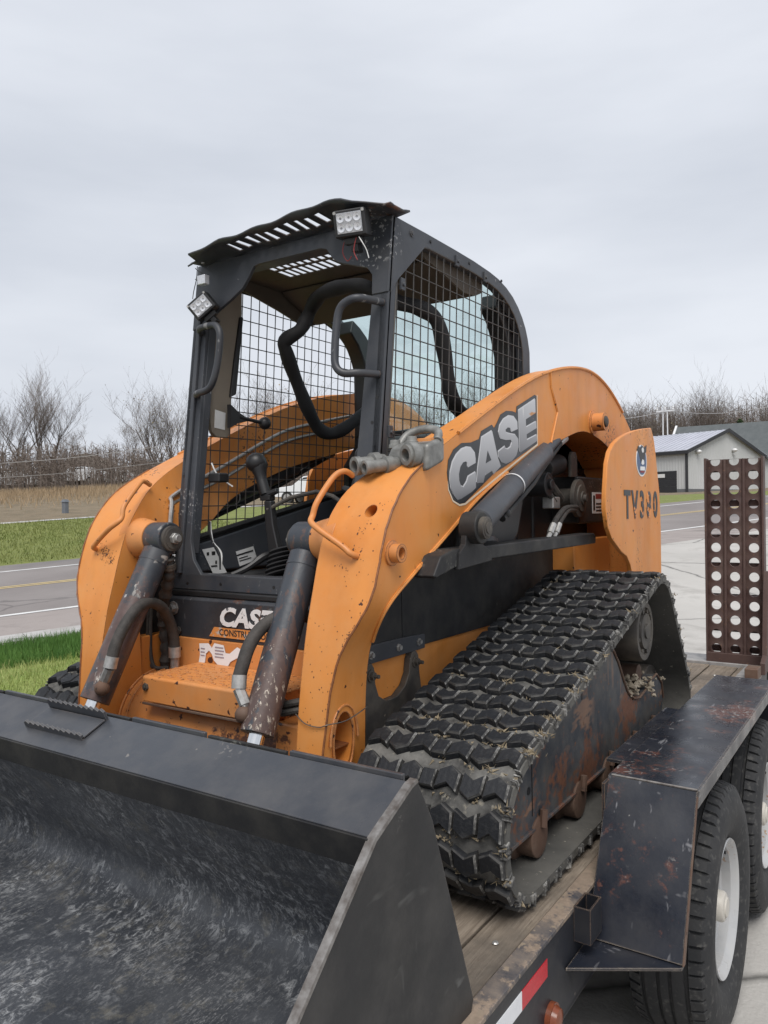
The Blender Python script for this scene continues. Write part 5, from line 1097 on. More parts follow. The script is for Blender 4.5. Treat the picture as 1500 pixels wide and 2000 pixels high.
for pts, mt in (([(-1.40,1.97,1.86),(-1.385,1.965,1.84),(-1.375,1.975,1.815),(-1.37,1.98,1.79)],LABEL_W),([(-1.46,1.98,1.87),(-1.475,1.985,1.83),(-1.46,1.99,1.80),(-1.44,1.985,1.81)],LABEL_R),([(-1.41,1.97,1.86),(-1.42,1.97,1.82),(-1.41,1.975,1.79)],LABEL_R),
            ([(-2.19,2.03,1.93),(-2.185,2.02,1.88),(-2.19,2.01,1.83),(-2.185,2.0,1.80)],PLASTIC),([(-2.19,2.02,1.92),(-2.16,2.01,1.90),(-2.13,2.01,1.88),(-2.15,2.01,1.86),(-2.18,2.01,1.875)],PLASTIC)):
    m = MB(); m.tube(smooth_path(pts, 5), .0016, 6); part('light_wire', m, mt, CAB)
m = MB(); m.box(-2.155,-2.115,1.995,2.02,1.845,1.88); part('wire_connector', m, LED, CAB, .003)
# visor: a bent plate with a row of slots
vfront = [(-2.215,1.935),(-2.10,1.955),(-2.00,1.967),(-1.90,1.970),(-1.817,1.974),(-1.74,1.979),(-1.665,1.985),(-1.59,1.990),(-1.521,1.992),(-1.46,1.985),(-1.40,1.968),(-1.36,1.958),(-1.325,1.952)]
xs = sorted(set([round(-2.225+.0225*i, 4) for i in range(42)])); xs = [x for x in xs if x < -1.30]
def vz(x):
    for (a, b), (c, d) in zip(vfront[:-1], vfront[1:]):
        if a <= x <= c: return b+(d-b)*(x-a)/(c-a)
    return vfront[0][1] if x < vfront[0][0] else vfront[-1][1]
vy = [1.955,1.974,1.986,2.062,2.085,2.12]
def vpt(x, j):
    t = j/(len(vy)-1); z = vz(x)*(1-t)+1.962*t+.004*math.sin(x*37+j); y0 = 1.955 if -2.18 < x < -1.38 else 1.955+(.06 if x <= -2.18 else .05*min(1,(x+1.38)/.05)); y = y0+(2.12-y0)*((vy[j]-1.955)/.165)
    return (x, y, z)
vm = MB(); nx, ny = len(xs), len(vy)
vs = [vpt(x, j) for x in xs for j in range(ny)]; fs = []
slot = lambda i, j: j == 2 and 9 <= i <= 28 and (i % 2 == 0)
for i in range(nx-1):
    for j in range(ny-1):
        if not slot(i, j): fs.append((i*ny+j, i*ny+j+1, (i+1)*ny+j+1, (i+1)*ny+j))
vm.add(vs, fs); vo = part('visor', vm, BLACK_RUST, CAB, smooth=40)
sol = vo.modifiers.new('thickness', 'SOLIDIFY'); sol.thickness = .006; sol.offset = 0
for x in (-2.16, -1.45, -1.40):
    b = MB(); b.lathe([(0,.006),(.004,.006)], (x,2.03,vz(x)-.006), (0,0,-1), 8); part('visor_bolt', b, ZINC, vo)

# --- tracks
RUB = Nodes('track_rubber', 0.55, 0, 0.3)
_c = RUB.ramp(RUB.noise(6, 6), [(0.3,(0.010,0.011,0.013)),(0.7,(0.022,0.023,0.026))])
_c = RUB.mix(RUB.math('MULTIPLY', RUB.ramp(RUB.noise(24, 7, 0.7), [(0.5,0),(0.7,1)]), 0.55), _c, (0.085,0.083,0.078))
_oi = RUB.nt.nodes.new('ShaderNodeObjectInfo'); _c = RUB.mix(RUB.math('MULTIPLY', _oi.outputs['Random'], 0.5), _c, (0.014,0.016,0.02)); RUB.set('Base Color', _c); RUB.bump(RUB.noise(70, 5), 0.4, 0.006); RUB = RUB.mat
RUBE = Nodes('scuffed_rubber_edge', 0.6, 0, 0.35)
_c = RUBE.ramp(RUBE.noise(35, 6, 0.7), [(0.38,(0.025,0.025,0.026)),(0.50,(0.09,0.088,0.084)),(0.64,(0.34,0.33,0.31))]); RUBE.set('Base Color', _c); RUBE = RUBE.mat
BELT = Nodes('dusty_belt', 0.75, 0, 0.3)
_c = BELT.ramp(BELT.noise(5, 7, 0.65), [(0.3,(0.065,0.064,0.06)),(0.7,(0.125,0.12,0.108))]); _c = BELT.mix(BELT.spots(60, 0.66, 0.72, detail=5), _c, (0.36,0.33,0.27)); BELT.set('Base Color', _c); BELT.bump(BELT.noise(25, 5), 0.3, 0.008); BELT = BELT.mat
BELTO = Nodes('dusty_rubber_between_lugs', 0.8, 0, 0.2); _c = BELTO.ramp(BELTO.noise(9, 8, 0.7), [(0.35,(0.03,0.03,0.03)),(0.66,(0.17,0.166,0.155))]); _c = BELTO.mix(BELTO.spots(45, 0.6, 0.7, detail=6), _c, (0.26,0.24,0.2)); BELTO.set('Base Color', _c); BELTO = BELTO.mat
TXO, TXI = -0.770, -1.220
def hull_path(circs, n_dense=140):
    pts = []
    for cy_, cz_, r in circs:
        for i in range(n_dense): a = 2*math.pi*i/n_dense; pts.append((cy_+r*math.cos(a), cz_+r*math.sin(a)))
    pts.sort(); lo = []; up = []
    cr = lambda o, a, b: (a[0]-o[0])*(b[1]-o[1])-(a[1]-o[1])*(b[0]-o[0])
    for p in pts:
        while len(lo) >= 2 and cr(lo[-2], lo[-1], p) <= 0: lo.pop()
        lo.append(p)
    for p in reversed(pts):
        while len(up) >= 2 and cr(up[-2], up[-1], p) <= 0: up.pop()
        up.append(p)
    return lo[:-1]+up[:-1]
CIRC = [(1.825,.205,.185),(3.075,.535,.192),(3.375,.185,.165)]
hp = hull_path(CIRC); hp.append(hp[0])
cum = [0]
for a, b in zip(hp[:-1], hp[1:]): cum.append(cum[-1]+math.hypot(b[0]-a[0], b[1]-a[1]))
PER = cum[-1]; NROW = 52; PITCH = PER/NROW
def at_len(s):
    s %= PER; i = max(0, min(len(cum)-2, int(np.searchsorted(cum, s))-1)); f = (s-cum[i])/(cum[i+1]-cum[i]); a, b = hp[i], hp[i+1]
    e = .02; return (a[0]+(b[0]-a[0])*f, a[1]+(b[1]-a[1])*f)
def frame_at(s):
    p = at_len(s); a, b = at_len(s-.012), at_len(s+.012); t = (b[0]-a[0], b[1]-a[1]); l = math.hypot(*t); t = (t[0]/l, t[1]/l); return p, t, (t[1], -t[0])
LH = 0.021; LD = 0.050; ZG = 0.013
LUGW = [('V',.067),('P',.067),('V',.067),('N',.042),('V',.067),('P',.067),('V',.067)]
_tot = sum(w for _, w in LUGW); LUGW = [(k, w*(TXO-TXI-.006)/_tot) for k, w in LUGW]
def lug_mesh(kind, w):
    # one block of the wavy bar; local x across, y along the belt, z outward
    w = w-.0045; f = {'V':(0.35,-1,0.35),'P':(-0.35,1,-0.35),'N':(0.3,0.3,0.3)}[kind]
    loop = [(-1,1),(0,1),(1,1),(1,-1),(0,-1),(-1,-1)]
    def lev(z, k): return [(u*w/2*k, (v*LD/2)*k+f[u+1]*ZG, z) for u, v in loop]
    mb = MB(); mb.v = lev(-.004,1.05)+lev(LH*.72,1.0)+lev(LH,.88)
    for i in range(6):
        j = (i+1) % 6; lat = i in (2, 5); mb.f += [(i,j,6+j,6+i),(6+i,6+j,12+j,12+i)]; mb.m += [2 if lat else 0, 1 if lat else 2]
    mb.f += [(12,13,16,17),(13,14,15,16)]; mb.m += [0,0]
    return mb
RUBM = Nodes('dusty_rubber_shoulder', 0.65, 0, 0.3)
_c = RUBM.ramp(RUBM.noise(30, 7, 0.7), [(0.35,(0.018,0.018,0.02)),(0.7,(0.075,0.073,0.069))]); RUBM.set('Base Color', _c); RUBM = RUBM.mat
LUGS = {k: mesh_from('lug', lug_mesh(k, w), [RUB, RUBE, RUBM], (0,0,0), 0) for k, w in LUGW}
def build_track(side):
    def T(mb):
        if side > 0: return mb
        q = mb.mirror(CX); q.v = [(x+.13, y, z) for x, y, z in q.v]; return q
    belt = MB(); N = 240; th = .022
    for s in range(N):
        p, t, n_ = frame_at(PER*s/N); q = (p[0]-n_[0]*th, p[1]-n_[1]*th)
        belt.v += [(TXO,p[0],p[1]),(TXI,p[0],p[1]),(TXI,q[0],q[1]),(TXO,q[0],q[1])]
    for s in range(N):
        a, b = 4*s, 4*((s+1) % N)
        for j in range(4): belt.f.append((a+j, a+(j+1)%4, b+(j+1)%4, b+j)); belt.m.append(1 if j in (2,3) else 0)
    tr_ = part('track', T(belt), [BELTO, BELT], LOADER, smooth=40, label='near rubber track with zig-zag lugs' if side > 0 else 'far rubber track mostly hidden behind the bucket')
    rest = MB(); rl = top_of(tr_).location
    for r in range(NROW):
        p, t, n_ = frame_at(PITCH*(r+.5)); vis = side > 0 and (n_[1] > 0.15 or (n_[0] < -0.1 and p[0] < 2.2))
        xa = TXI+.003
        for k, (kind, wk) in enumerate(LUGW):
            xc = xa+wk/2; xa += wk; jit = 0.0025*math.sin(r*3.1+k*1.7)
            X = xc if side > 0 else 2*CX-xc+.13
            rot = Matrix(((1,0,0),(0,t[0],n_[0]),(0,t[1],n_[1])))
            if vis:
                o = bpy.data.objects.new('lug', LUGS[kind]); COL.objects.link(o); o.parent = tr_
                wr = random.Random(r*17+k); o.matrix_local = Matrix.Translation(Vector((X, p[0]+t[0]*jit, p[1]+t[1]*jit))-rl) @ rot.to_4x4() @ Matrix.Rotation(wr.uniform(-.035,.035), 4, 'Z') @ Matrix.Rotation(wr.uniform(-.04,.04), 4, 'X') @ Matrix.Diagonal((wr.uniform(.95,1.0), wr.uniform(.86,1.04), wr.uniform(.72,1.02), 1))
            else:
                lm = lug_mesh(kind, wk); rest.add([tuple(Vector((X,p[0],p[1]))+rot @ Vector(v)) for v in lm.v], lm.f, 0)
    part('lug_strip', rest, [RUB, RUBE], tr_, smooth=0, kind='stuff', fix=False)
    # moulded guide lugs on the belt edge and drive-bar marks
    eg = MB()
    for r in range(NROW):
        p, t, n_ = frame_at(PITCH*(r+.02)); u = Vector((0,t[0],t[1])); w = Vector((0,n_[0],n_[1])); c = Vector((TXO,p[0],p[1]))
        for q in range(4):
            cc = c+u*(-.015+.010*q); hgt = .010+.006*math.sin(r*5.3+q*2.1); o_ = Vector(((1 if True else 0)*(.004+.003*math.sin(r*3.7+q*4.4)),0,0))
            eg.add([cc-u*.004-w*.018, cc+u*.004-w*.018, cc+u*.002+w*hgt-Vector((.010,0,0)), cc-u*.002+w*hgt-Vector((.010,0,0)), cc-u*.003-w*.016+o_, cc+u*.003-w*.016+o_, cc+u*.001+w*hgt*.7+o_, cc-u*.001+w*hgt*.7+o_], [(4,5,6,7),(0,4,7,3),(1,2,6,5),(3,7,6,2),(0,1,5,4)])
    tag(part('edge_nibs', T(eg), RUBE, tr_, smooth=0), kind='stuff')
    # undercarriage
    fx0, fx1 = -1.16, -0.835
    pr = [(1.80,.135),(1.775,.20),(1.80,.275),(1.87,.335),(2.30,.455),(2.60,.525),(2.665,.50),(2.72,.45),(2.78,.375),(2.83,.322),(2.90,.285),(2.98,.272),(3.06,.285),(3.14,.31),(3.22,.318),(3.30,.27),(3.325,.20),(3.31,.14),(3.24,.125)]
    m = MB(); m.prism(pr, 0, fx0, fx1); uf = part('track_frame', T(m), UNDER, LOADER, .004)
    m = MB(); m.tube([(fx1+.002,a,b+.004) for a, b in pr[5:17]], .0045, 6); part('frame_lip', T(m), RUST, uf)
    m = MB(); m.box(fx1-.001, fx1+.0015, 1.945, 1.949, .17, .375); part('frame_seam', T(m), PLASTIC, uf); m = MB(); m.box(fx1-.001, fx1+.0015, 2.345, 2.35, .40, .445); part('frame_seam', T(m), PLASTIC, uf)
    m = MB(); m.cyl((fx1-.004,1.925,.245), (fx1+.001,1.925,.245), .011, 12); part('frame_hole', T(m), PLASTIC, uf)
    m = MB(); m.prism([(1.80,.130),(3.24,.120),(3.24,.129),(1.80,.139)], 0, fx1-.01, fx1+.008); part('frame_flange', T(m), UNDER, uf, .002)
    for yy in (1.985, 2.305, 2.585, 2.865, 3.12):
        m = MB(); m.lathe([(-.30,.05),(-.28,.075),(-.06,.075),(-.05,.056),(-.0,.056),(.004,.038)], (fx1+.006,yy,.102), (1,0,0), 28); ro = part('roller', T(m), RUST, LOADER, .003)
        m = MB(); m.tube([(fx1+.014,yy+.012,.175),(fx1+.014,yy+.004,.13)], .011, 8); part('roller_clip', T(m), RUST, ro)
    m = MB(); m.lathe([(-.30,.165),(-.02,.165),(-.02,.13),(.0,.12)], (-.86,1.825,.205), (1,0,0), 36); part('front_idler', T(m), DARKSTEEL, LOADER, .004)
    m = MB(); m.lathe([(-.30,.14),(-.02,.14),(-.02,.11),(.0,.10)], (-.88,3.375,.185), (1,0,0), 36); part('rear_idler', T(m), DARKSTEEL, LOADER, .004)
    m = MB(); m.lathe([(-.30,.12),(-.05,.12),(.0,.118),(.012,.112),(.012,.092),(.004,.090),(.004,.072),(.016,.068),(.016,.03),(.022,.028)], (-.84,3.05,.52), (1,0,0), 40); dr = part('drive_hub', T(m), DARKSTEEL, LOADER, smooth=30)
    for i in range(8):
        a = i*math.pi/4+.3; b = MB(); b.lathe([(0,.009),(.008,.009)], (-.836,3.05+.081*math.cos(a),.52+.081*math.sin(a)), (1,0,0), 6); part('hub_bolt', T(b), DARKSTEEL, dr)
    sp = MB()
    for i in range(16):
        a = 2*math.pi*i/16; sp.cyl((-1.06,3.06+.15*math.cos(a),.515+.15*math.sin(a)), (-.99,3.06+.15*math.cos(a),.515+.15*math.sin(a)), .02, 8)
    part('sprocket_teeth', T(sp), DARKSTEEL, dr, kind='stuff')
    m = MB(); m.cyl((-.99,3.10,.335), (-.87,3.10,.335), .042, 18); part('carrier', T(m), RUST, uf)
    return tr_
UNDER = paint('scraped_track_frame', (0.032,0.036,0.043), (0.055,0.06,0.068), 0.5, (0.14,0.07,0.04), 0.66, (0.2,0.18,0.15), 0.45, scratch=(0.22,0.13,0.085), scratch_lo=0.60, patch=(0.16,0.068,0.038), patch_lo=0.50, edge=(0.16,0.09,0.06), edge_r=0.007)
TR_N = build_track(1); TR_F = build_track(-1)
# packed dirt on the frame behind the roller
def clod(c, r, n, seed, mat, name, parent=None, sc=(1,1,.6)):
    rng = random.Random(seed); mb = MB()
    for i in range(n):
        p = (c[0]+rng.gauss(0,r*sc[0]), c[1]+rng.gauss(0,r*sc[1]), c[2]+abs(rng.gauss(0,r*sc[2]*.5))); s = rng.uniform(.006,.018)
        k = len(mb.v); mb.sphere(p, s, 6, 0, (rng.uniform(.7,1.3),rng.uniform(.7,1.3),rng.uniform(.4,.8))); mb.v[k:] = [tuple(v+rng.uniform(-.3,.3)*s for v in q) for q in mb.v[k:]]
    return part(name, mb, mat, parent, smooth=0, kind='stuff')
DIRT = simple('packed_dry_dirt', (0.20,0.17,0.13), (0.34,0.30,0.24), 0.95, scale=40, spec=0.1)
clod((-.90,3.05,.30), .055, 130, 2, DIRT, 'packed_dirt', LOADER, (.8,1.6,.7))
# dried mud and straw caught between the lugs of the near track
STRAWM = simple('dried_straw_mud', (0.30,0.25,0.17), (0.20,0.16,0.11), 0.95, scale=60, spec=0.1)
rng_ = random.Random(12); mud = MB()
for i in range(420):
    s_ = PITCH*(rng_.randint(0, NROW-1))+rng_.uniform(-.012,.012); p, t, n_ = frame_at(s_)
    if not (n_[1] > .2 and (p[0] < 2.25 or rng_.random() < .25)) and not (n_[0] < -.5 and p[0] < 1.8): continue
    x = TXI+.02+rng_.random()*(TXO-TXI-.04) if rng_.random() < .7 else TXO-.015*rng_.random()
    for q in range(rng_.randint(3, 10)):
        b = Vector((x+rng_.gauss(0,.012), p[0]+n_[0]*.004+t[0]*rng_.gauss(0,.006), p[1]+n_[1]*.006+t[1]*rng_.gauss(0,.006))); d_ = Vector((rng_.gauss(0,1), rng_.gauss(0,1), rng_.gauss(0,.5)+.3)).normalized()*rng_.uniform(.008,.022); w_ = d_.orthogonal().normalized()*rng_.uniform(.0012,.004); w2 = d_.cross(w_).normalized()*.002
        mud.add([b-w_, b+w_, b+w2, b+d_], [(0,1,3),(1,2,3),(2,0,3)])
part('caught_straw', mud, STRAWM, TR_N, smooth=0, kind='stuff', fix=False)
# ------------------------------------------------------------------ trailer
def mat_wood():
    n = Nodes('weathered_deck_wood', 0.8, 0, 0.3)
    g = n.noise(14, 8, 0.65, stretch=(6,0.35,6), dist=0.4); c = n.ramp(g, [(0.25,(0.12,0.095,0.072)),(0.5,(0.22,0.18,0.14)),(0.75,(0.33,0.28,0.225))])
    c = n.mix(n.spots(2.0, 0.45, 0.65, detail=7, rough=0.65), c, (0.10,0.085,0.07)); c = n.mix(n.math('MULTIPLY', n.spots(70, 0.6, 0.7, detail=3, stretch=(3,.2,3)), .6), c, (0.09,0.07,0.055))
    n.set('Base Color', c); n.bump(g, 0.5, 0.008); return n.mat
WOOD = mat_wood()
RAILM = paint('trailer_black_paint', (0.008,0.0095,0.014), (0.015,0.017,0.024), 0.4, (0.16,0.14,0.12), 0.74, (0.06,0.055,0.05), 0.3, patch=(0.10,0.045,0.032), patch_lo=0.58, scratch=(0.15,0.15,0.155), scratch_lo=0.69, edge=(0.26,0.17,0.11), edge_r=0.006)
RAILTOP = paint('muddy_rail_top', (0.03,0.035,0.048), (0.05,0.055,0.07), 0.5, (0.25,0.2,0.15), 0.62, (0.27,0.215,0.165), 0.9, patch=(0.26,0.20,0.15), patch_lo=0.44)
FENDM = paint('fender_black_paint', (0.009,0.011,0.018), (0.018,0.021,0.030), 0.28, (0.24,0.23,0.22), 0.735, (0.055,0.052,0.052), 0.4, scratch=(0.16,0.16,0.17), scratch_lo=0.645, patch=(0.095,0.04,0.03), patch_lo=0.545, edge=(0.34,0.28,0.22), edge_r=0.007)
GALV = simple('worn_grey_crossbar', (0.20,0.20,0.20), (0.34,0.33,0.32), 0.6, 0.1, 20)
RAMPM = paint('brown_rust_ramp', (0.062,0.034,0.030), (0.088,0.05,0.043), 0.62, (0.13,0.07,0.045), 0.68, (0.12,0.085,0.065), 0.35)
TRAILER = thing('flatbed_trailer', 'black flatbed equipment trailer with plank deck carrying the orange loader', 'trailer', (-1.80, 2.8, -0.05))
RXO, RXI = -0.692, -0.738
# planks
x = RXI-.002; seams = [-.838, -1.02]; edges = [RXI-.002, -.852, -1.018, -1.19, -1.36, -1.53, -1.70, -1.87, -2.04, -2.21, -2.38, -2.55, -2.72, -2.862]
for a, b in zip(edges[:-1], edges[1:]):
    m = MB(); g = .004; dz = random.uniform(-.003,.002); m.box(b+g, a-g, -0.6, 5.235, -.045+dz, -.006+dz); part('deck_board', m, WOOD, TRAILER, .004)
for px, py in ((-.79,1.62),(-.80,2.0),(-.93,4.9),(-.80,4.9)):
    m = MB(); m.sphere((px,py,-.004), .008, 8, 0, (1,1,.5)); part('deck_screw', m, ZINC, TRAILER)
for sgn in (1, -1):
    T = (lambda mb: mb) if sgn > 0 else (lambda mb: mb.mirror(CX))
    m = MB(); m.box(RXO-.008, RXO, -1.2, 5.3, -.235, -.004); rl = part('side_rail', T(m), RAILM, TRAILER, .003)
    m = MB(); m.box(RXI, RXO+.001, -1.2, 5.3, -.012, 0.0); part('rail_top', T(m), RAILTOP, rl, .002)
    m = MB(); m.box(RXI-.02, RXO+.0, -1.2, 5.3, -.240, -.228); part('rail_foot', T(m), RAILM, rl, .002)
    # stake pocket
    for yy in (1.905, 0.55, 4.35):
        m = MB(); m.ring([(RXO,yy-.042),(RXO+.044,yy-.042),(RXO+.044,yy+.042),(RXO,yy+.042)], [(RXO+.005,yy-.037),(RXO+.039,yy-.037),(RXO+.039,yy+.037),(RXO+.005,yy+.037)], 2, -.085, .003); part('stake_pocket', T(m), RAILM, TRAILER, .001)
    # fender
    fx0, fx1 = -.690, -.452
    m = MB(); m.prism([(2.145,.252),(2.14,.246),(1.955,-.118),(1.962,-.118),(2.148,.243),(3.66,.243),(3.88,-.118),(3.887,-.118),(3.665,.252)], 0, fx0, fx1); fe = part('fender', T(m), FENDM, TRAILER, .002)
    m = MB(); m.prism([(2.138,.2525),(3.67,.2525),(3.67,.212),(2.12,.212)], 0, fx1, fx1+.006); part('fender_lip', T(m), FENDM, fe, .001)
    m = MB(); m.prism([(2.12,.212),(2.138,.251),(1.953,-.118),(1.968,-.118)], 0, fx1, fx1+.004); part('fender_edge', T(m), RUST, fe)
    m = MB(); m.prism([(fx0,1.80),(fx0,1.965),(fx1,1.965),(fx1,1.95)], 2, -.128, -.121); part('fender_gusset', T(m), FENDM, fe, .001)
    m = MB(); m.tube([(fx0+.01,2.146,.2525),(fx1,2.143,.2525)], .0035, 6); part('fender_weld', T(m), BARE, fe)
    m = MB(); m.box(fx0-.055, fx0-.0005, 2.30, 3.0, .235, .246); part('fender_step', T(m), FENDM, fe, .002)
    m = MB(); m.box(fx0-.004, fx0+.004, 2.10, 3.55, -.118, .240); part('fender_wall', T(m), RAILM, fe)
# reflective tape and clearance lamp
REDT = simple('red_reflective_tape', (0.55,0.015,0.03), (0.45,0.01,0.02), 0.25, scale=60); WHT = simple('white_reflective_tape', (0.75,0.76,0.78), (0.68,0.69,0.72), 0.25, scale=60)
for y0, y1, mt in ((1.543,1.688,REDT),(1.398,1.543,WHT),(1.253,1.398,REDT),(3.95,4.10,REDT),(4.10,4.25,WHT)):
    m = MB(); m.box(RXO, RXO+.0012, y0, y1, -.085, -.043); part('reflective_tape', m, mt, TRAILER)
LAMPM = simple('amber_red_lens', (0.22,0.055,0.022), (0.13,0.04,0.02), 0.25, scale=40)
m = MB(); m.lathe([(0,.034),(.012,.034),(.012,.029),(.024,.024),(.028,.010)], (RXO,1.70,-.185), (1,0,0), 20); part('clearance_lamp', m, LAMPM, TRAILER)
# rear crossbar and ramp
m = MB(); m.box(-2.90, RXO, 5.24, 5.50, -.10, .012); part('rear_crossbar', m, GALV, TRAILER, .006)
m = MB(); m.box(-.815, -.745, 4.70, 5.24, -.03, .004); part('corner_plate', m, GALV, TRAILER, .004)
def ramp(xa, xb, label=None):
    yb = 5.27; z0, z1 = .05, 1.300; lean = 0.02
    cols = 3; rows = 14; mb = MB(); w = xb-xa; cw = w/cols; rh = (z1+.035-z0)/rows; n = 20
    for c in range(cols):
        for r in range(rows):
            cx_, cz_ = xa+cw*(c+.5), z0+rh*(r+.5); rad = .031; top = r == rows-1
            sq = []; ci = []
            for i in range(n):
                a = 2*math.pi*(i+.5)/n-math.pi; dx, dz = math.cos(a), math.sin(a); k = 1/max(abs(dx)/(cw/2), abs(dz)/(rh/2)); sq.append((cx_+dx*k, cz_+dz*k)); ci.append((cx_+dx*rad, cz_+dz*rad))
            # snap the corners of the cell
            for sx in (-1,1):
                for sz in (-1,1):
                    t = (cx_+sx*cw/2, cz_+sz*rh/2); j = min(range(n), key=lambda i: (sq[i][0]-t[0])**2+(sq[i][1]-t[1])**2); sq[j] = t
            if top:
                sq = [(a_, min(b_, z1+.0)) for a_, b_ in sq]; ci = [(a_, min(b_, z1+.0)) for a_, b_ in ci]
            bulge = lambda xx: 0.006*math.cos((xx-cx_)/(cw/2)*math.pi)
            k = len(mb.v); Y = lambda z: yb+lean*(z-z0)
            mb.v += [(a_, Y(b_)-.006*math.cos((a_-cx_)/(cw/2)*math.pi), b_) for a_, b_ in sq]+[(a_, Y(b_)-.006, b_) for a_, b_ in ci]+[(a_*.0+cx_+(a_-cx_)*.94, Y(b_)+.012, cz_+(b_-cz_)*.94) for a_, b_ in ci]
            for i in range(n):
                j = (i+1) % n; mb.f += [(k+i,k+j,k+n+j,k+n+i),(k+n+i,k+n+j,k+2*n+j,k+2*n+i)]; mb.m += [0,0]
    o = part('ramp', mb, RAMPM, TRAILER, smooth=40, fix=True, label=label)
    f = MB(); 
    for xx in (xa, xb): f.box(xx-.006, xx+.006, yb-.012, yb+.075, z0, z1+.01)
    part('ramp_flange', f, RAMPM, o, .002)
    f = MB()
    for c in range(1, cols): f.tube([(xa+cw*c,yb-.002,z0),(xa+cw*c,yb-.002+lean*(z1-z0),z1)], .010, 8)
    part('ramp_rib', f, RAMPM, o)
    for zz in (.09,.22,.42,.62,.80,1.02,1.24): f = MB(); f.box(xa, xb, yb+.045, yb+.075, zz-.02, zz+.02); part('ramp_rung', f, RAMPM, o, .002)
    f = MB(); f.box(xa-.005, xb+.005, yb-.02, yb+.03, z0-.04, z0+.02); part('ramp_foot', f, RAMPM, o, .003)
    return o
ramp(-1.04, -.708, 'perforated ramp folded upright at the near rear corner'); ramp(-2.86, -2.53, 'perforated ramp folded upright at the far rear corner')
m = MB(); m.prism([(5.02,.0),(5.02,.07),(5.10,.10),(5.16,.45),(5.20,.60),(5.24,.60),(5.23,.1),(5.24,.0)], 0, -.70, -.672); part('ramp_hinge', m, RAMPM, TRAILER, .004)
m = MB(); m.box(-.76, -.69, 4.86, 4.99, .0, .06); part('corner_socket', m, RUST, TRAILER, .004)
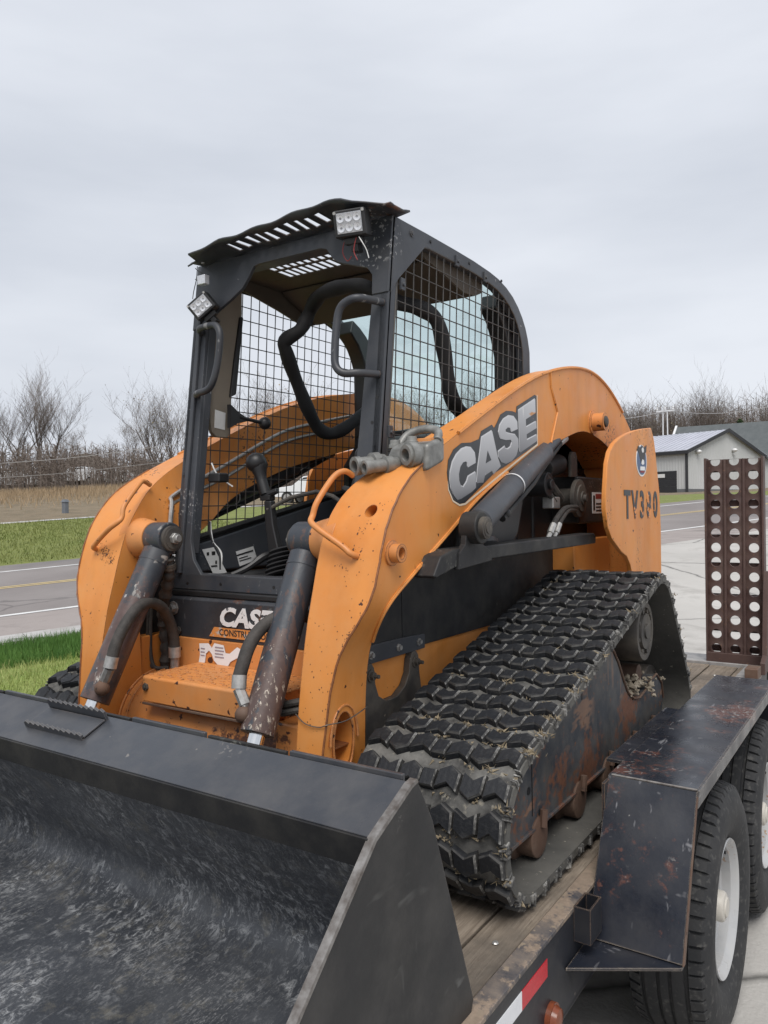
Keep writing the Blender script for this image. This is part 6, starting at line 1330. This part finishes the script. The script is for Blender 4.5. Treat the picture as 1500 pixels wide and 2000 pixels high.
# wheels
TYRE = Nodes('trailer_tyre_rubber', 0.7, 0, 0.3); _c = TYRE.ramp(TYRE.noise(9, 6), [(0.3,(0.020,0.021,0.023)),(0.7,(0.036,0.036,0.037))]); _c = TYRE.mix(TYRE.math('MULTIPLY', TYRE.spots(50, 0.55, 0.7, detail=6), .4), _c, (0.15,0.145,0.135)); TYRE.set('Base Color', _c); TYRE.bump(TYRE.noise(80, 4), 0.25, 0.004); TYRE = TYRE.mat
RIMW = paint('white_steel_rim', (0.36,0.365,0.37), (0.46,0.465,0.47), 0.3, (0.3,0.16,0.07), 0.72, (0.45,0.42,0.37), 0.35)
HUBW = simple('cream_hub', (0.55,0.52,0.46), (0.48,0.45,0.40), 0.45)
def wheel(side, yc, lab=None):
    T = (lambda mb: mb) if side > 0 else (lambda mb: mb.mirror(CX))
    xc, zc, Rr, W = -.552, -.225, .370, .118; nb = 60; kr = .961
    prof = [(-.085,.205,0),(-.108,.24,0),(-W,.29,0),(-.116,.335,0),(-.104,.362,0),(-.098,.374,1),(-.068,.383,1),(-.066,.383,0),(-.062,.373,2),(-.054,.373,2),(-.052,.384,0),(-.022,.385,0),(-.020,.375,2),(-.012,.375,2),(-.010,.385,0),(.010,.385,0),(.012,.375,2),(.020,.375,2),(.022,.385,0),(.052,.384,0),(.054,.373,2),(.062,.373,2),(.066,.383,0),(.068,.383,1),(.098,.374,1),(.104,.362,0),(.116,.335,0),(W,.29,0),(.108,.24,0),(.085,.205,0)]
    angs = []
    for b in range(nb): base_a = 2*math.pi*b/nb; st_ = 2*math.pi/nb; angs += [(base_a,0),(base_a+st_*.74,0),(base_a+st_*.78,1),(base_a+st_*.96,1)]
    mb = MB(); n = len(angs)
    for dx, r, kd in prof:
        for a, gp in angs: rr = (r-(.011 if (kd == 1 and gp) else 0))*kr; mb.v.append((xc+dx, yc+rr*math.cos(a), zc+rr*math.sin(a)))
    for i in range(len(prof)-1):
        for j in range(n): mb.f.append((i*n+j, i*n+(j+1)%n, (i+1)*n+(j+1)%n, (i+1)*n+j)); mb.m.append(0)
    for i in range(0): pass
    m = MB(); m.lathe([(-.12,.0),(-.12,.10),(-.06,.10),(-.05,.06)], (xc,yc,zc), (1,0,0), 24); w = part('wheel', T(m), DARKSTEEL, TRAILER, label=lab)
    part('tyre', T(mb), TYRE, w, smooth=25, fix=False)
    m = MB(); m.lathe([(-.09,.17),(-.09,.207),(-.07,.200),(-.04,.180),(.02,.178),(.06,.186),(.086,.200),(.098,.209),(.102,.207),(.094,.196),(.084,.190),(.080,.184),(.052,.183),(.048,.174),(.018,.172),(.013,.162),(-.06,.158),(-.085,.145),(-.078,.120),(-.06,.105),(-.055,.05),(-.07,.045)], (xc,yc,zc), (1,0,0), 56); m.v = [(a, yc+(b-yc)*kr, zc+(c-zc)*kr) for a, b, c in m.v]; part('rim', T(m), RIMW, w, smooth=40)
    m = MB(); m.lathe([(-.06,.052),(.03,.050),(.034,.046),(.088,.045),(.095,.040),(.097,.030),(.102,.028),(.102,.0)], (xc,yc,zc), (1,0,0), 24); part('hub', T(m), HUBW, w, .002)
    for i in range(8): 
        a = i*math.pi/4+.2; b = MB(); b.lathe([(-.06,.011),(-.04,.011),(-.036,.006)], (xc,yc+.078*math.cos(a),zc+.078*math.sin(a)), (1,0,0), 6); part('wheel_nut', T(b), ZINC, w)
    b = MB(); b.tube([(xc+.03,yc+.02,zc+.165),(xc+.075,yc+.022,zc+.160),(xc+.095,yc+.022,zc+.158)], [.004,.004,.0055], 8); part('valve_stem', T(b), PLASTIC, w)
    return w
wheel(1, 2.53, 'front near trailer wheel with white rim'); wheel(1, 3.38, 'rear near trailer wheel with white rim'); wheel(-1, 2.53); wheel(-1, 3.38)
for yy in (2.53, 3.38):
    m = MB(); m.cyl((-2.95,yy,-.225), (-.66,yy,-.225), .04, 14); part('axle', m, RAILM, TRAILER)
for yy in (-.9, 0.2, 1.3, 2.4, 3.5, 4.6):
    m = MB(); m.box(-2.87, RXO-.01, yy, yy+.06, -.15, -.05); part('cross_member', m, RAILM, TRAILER)
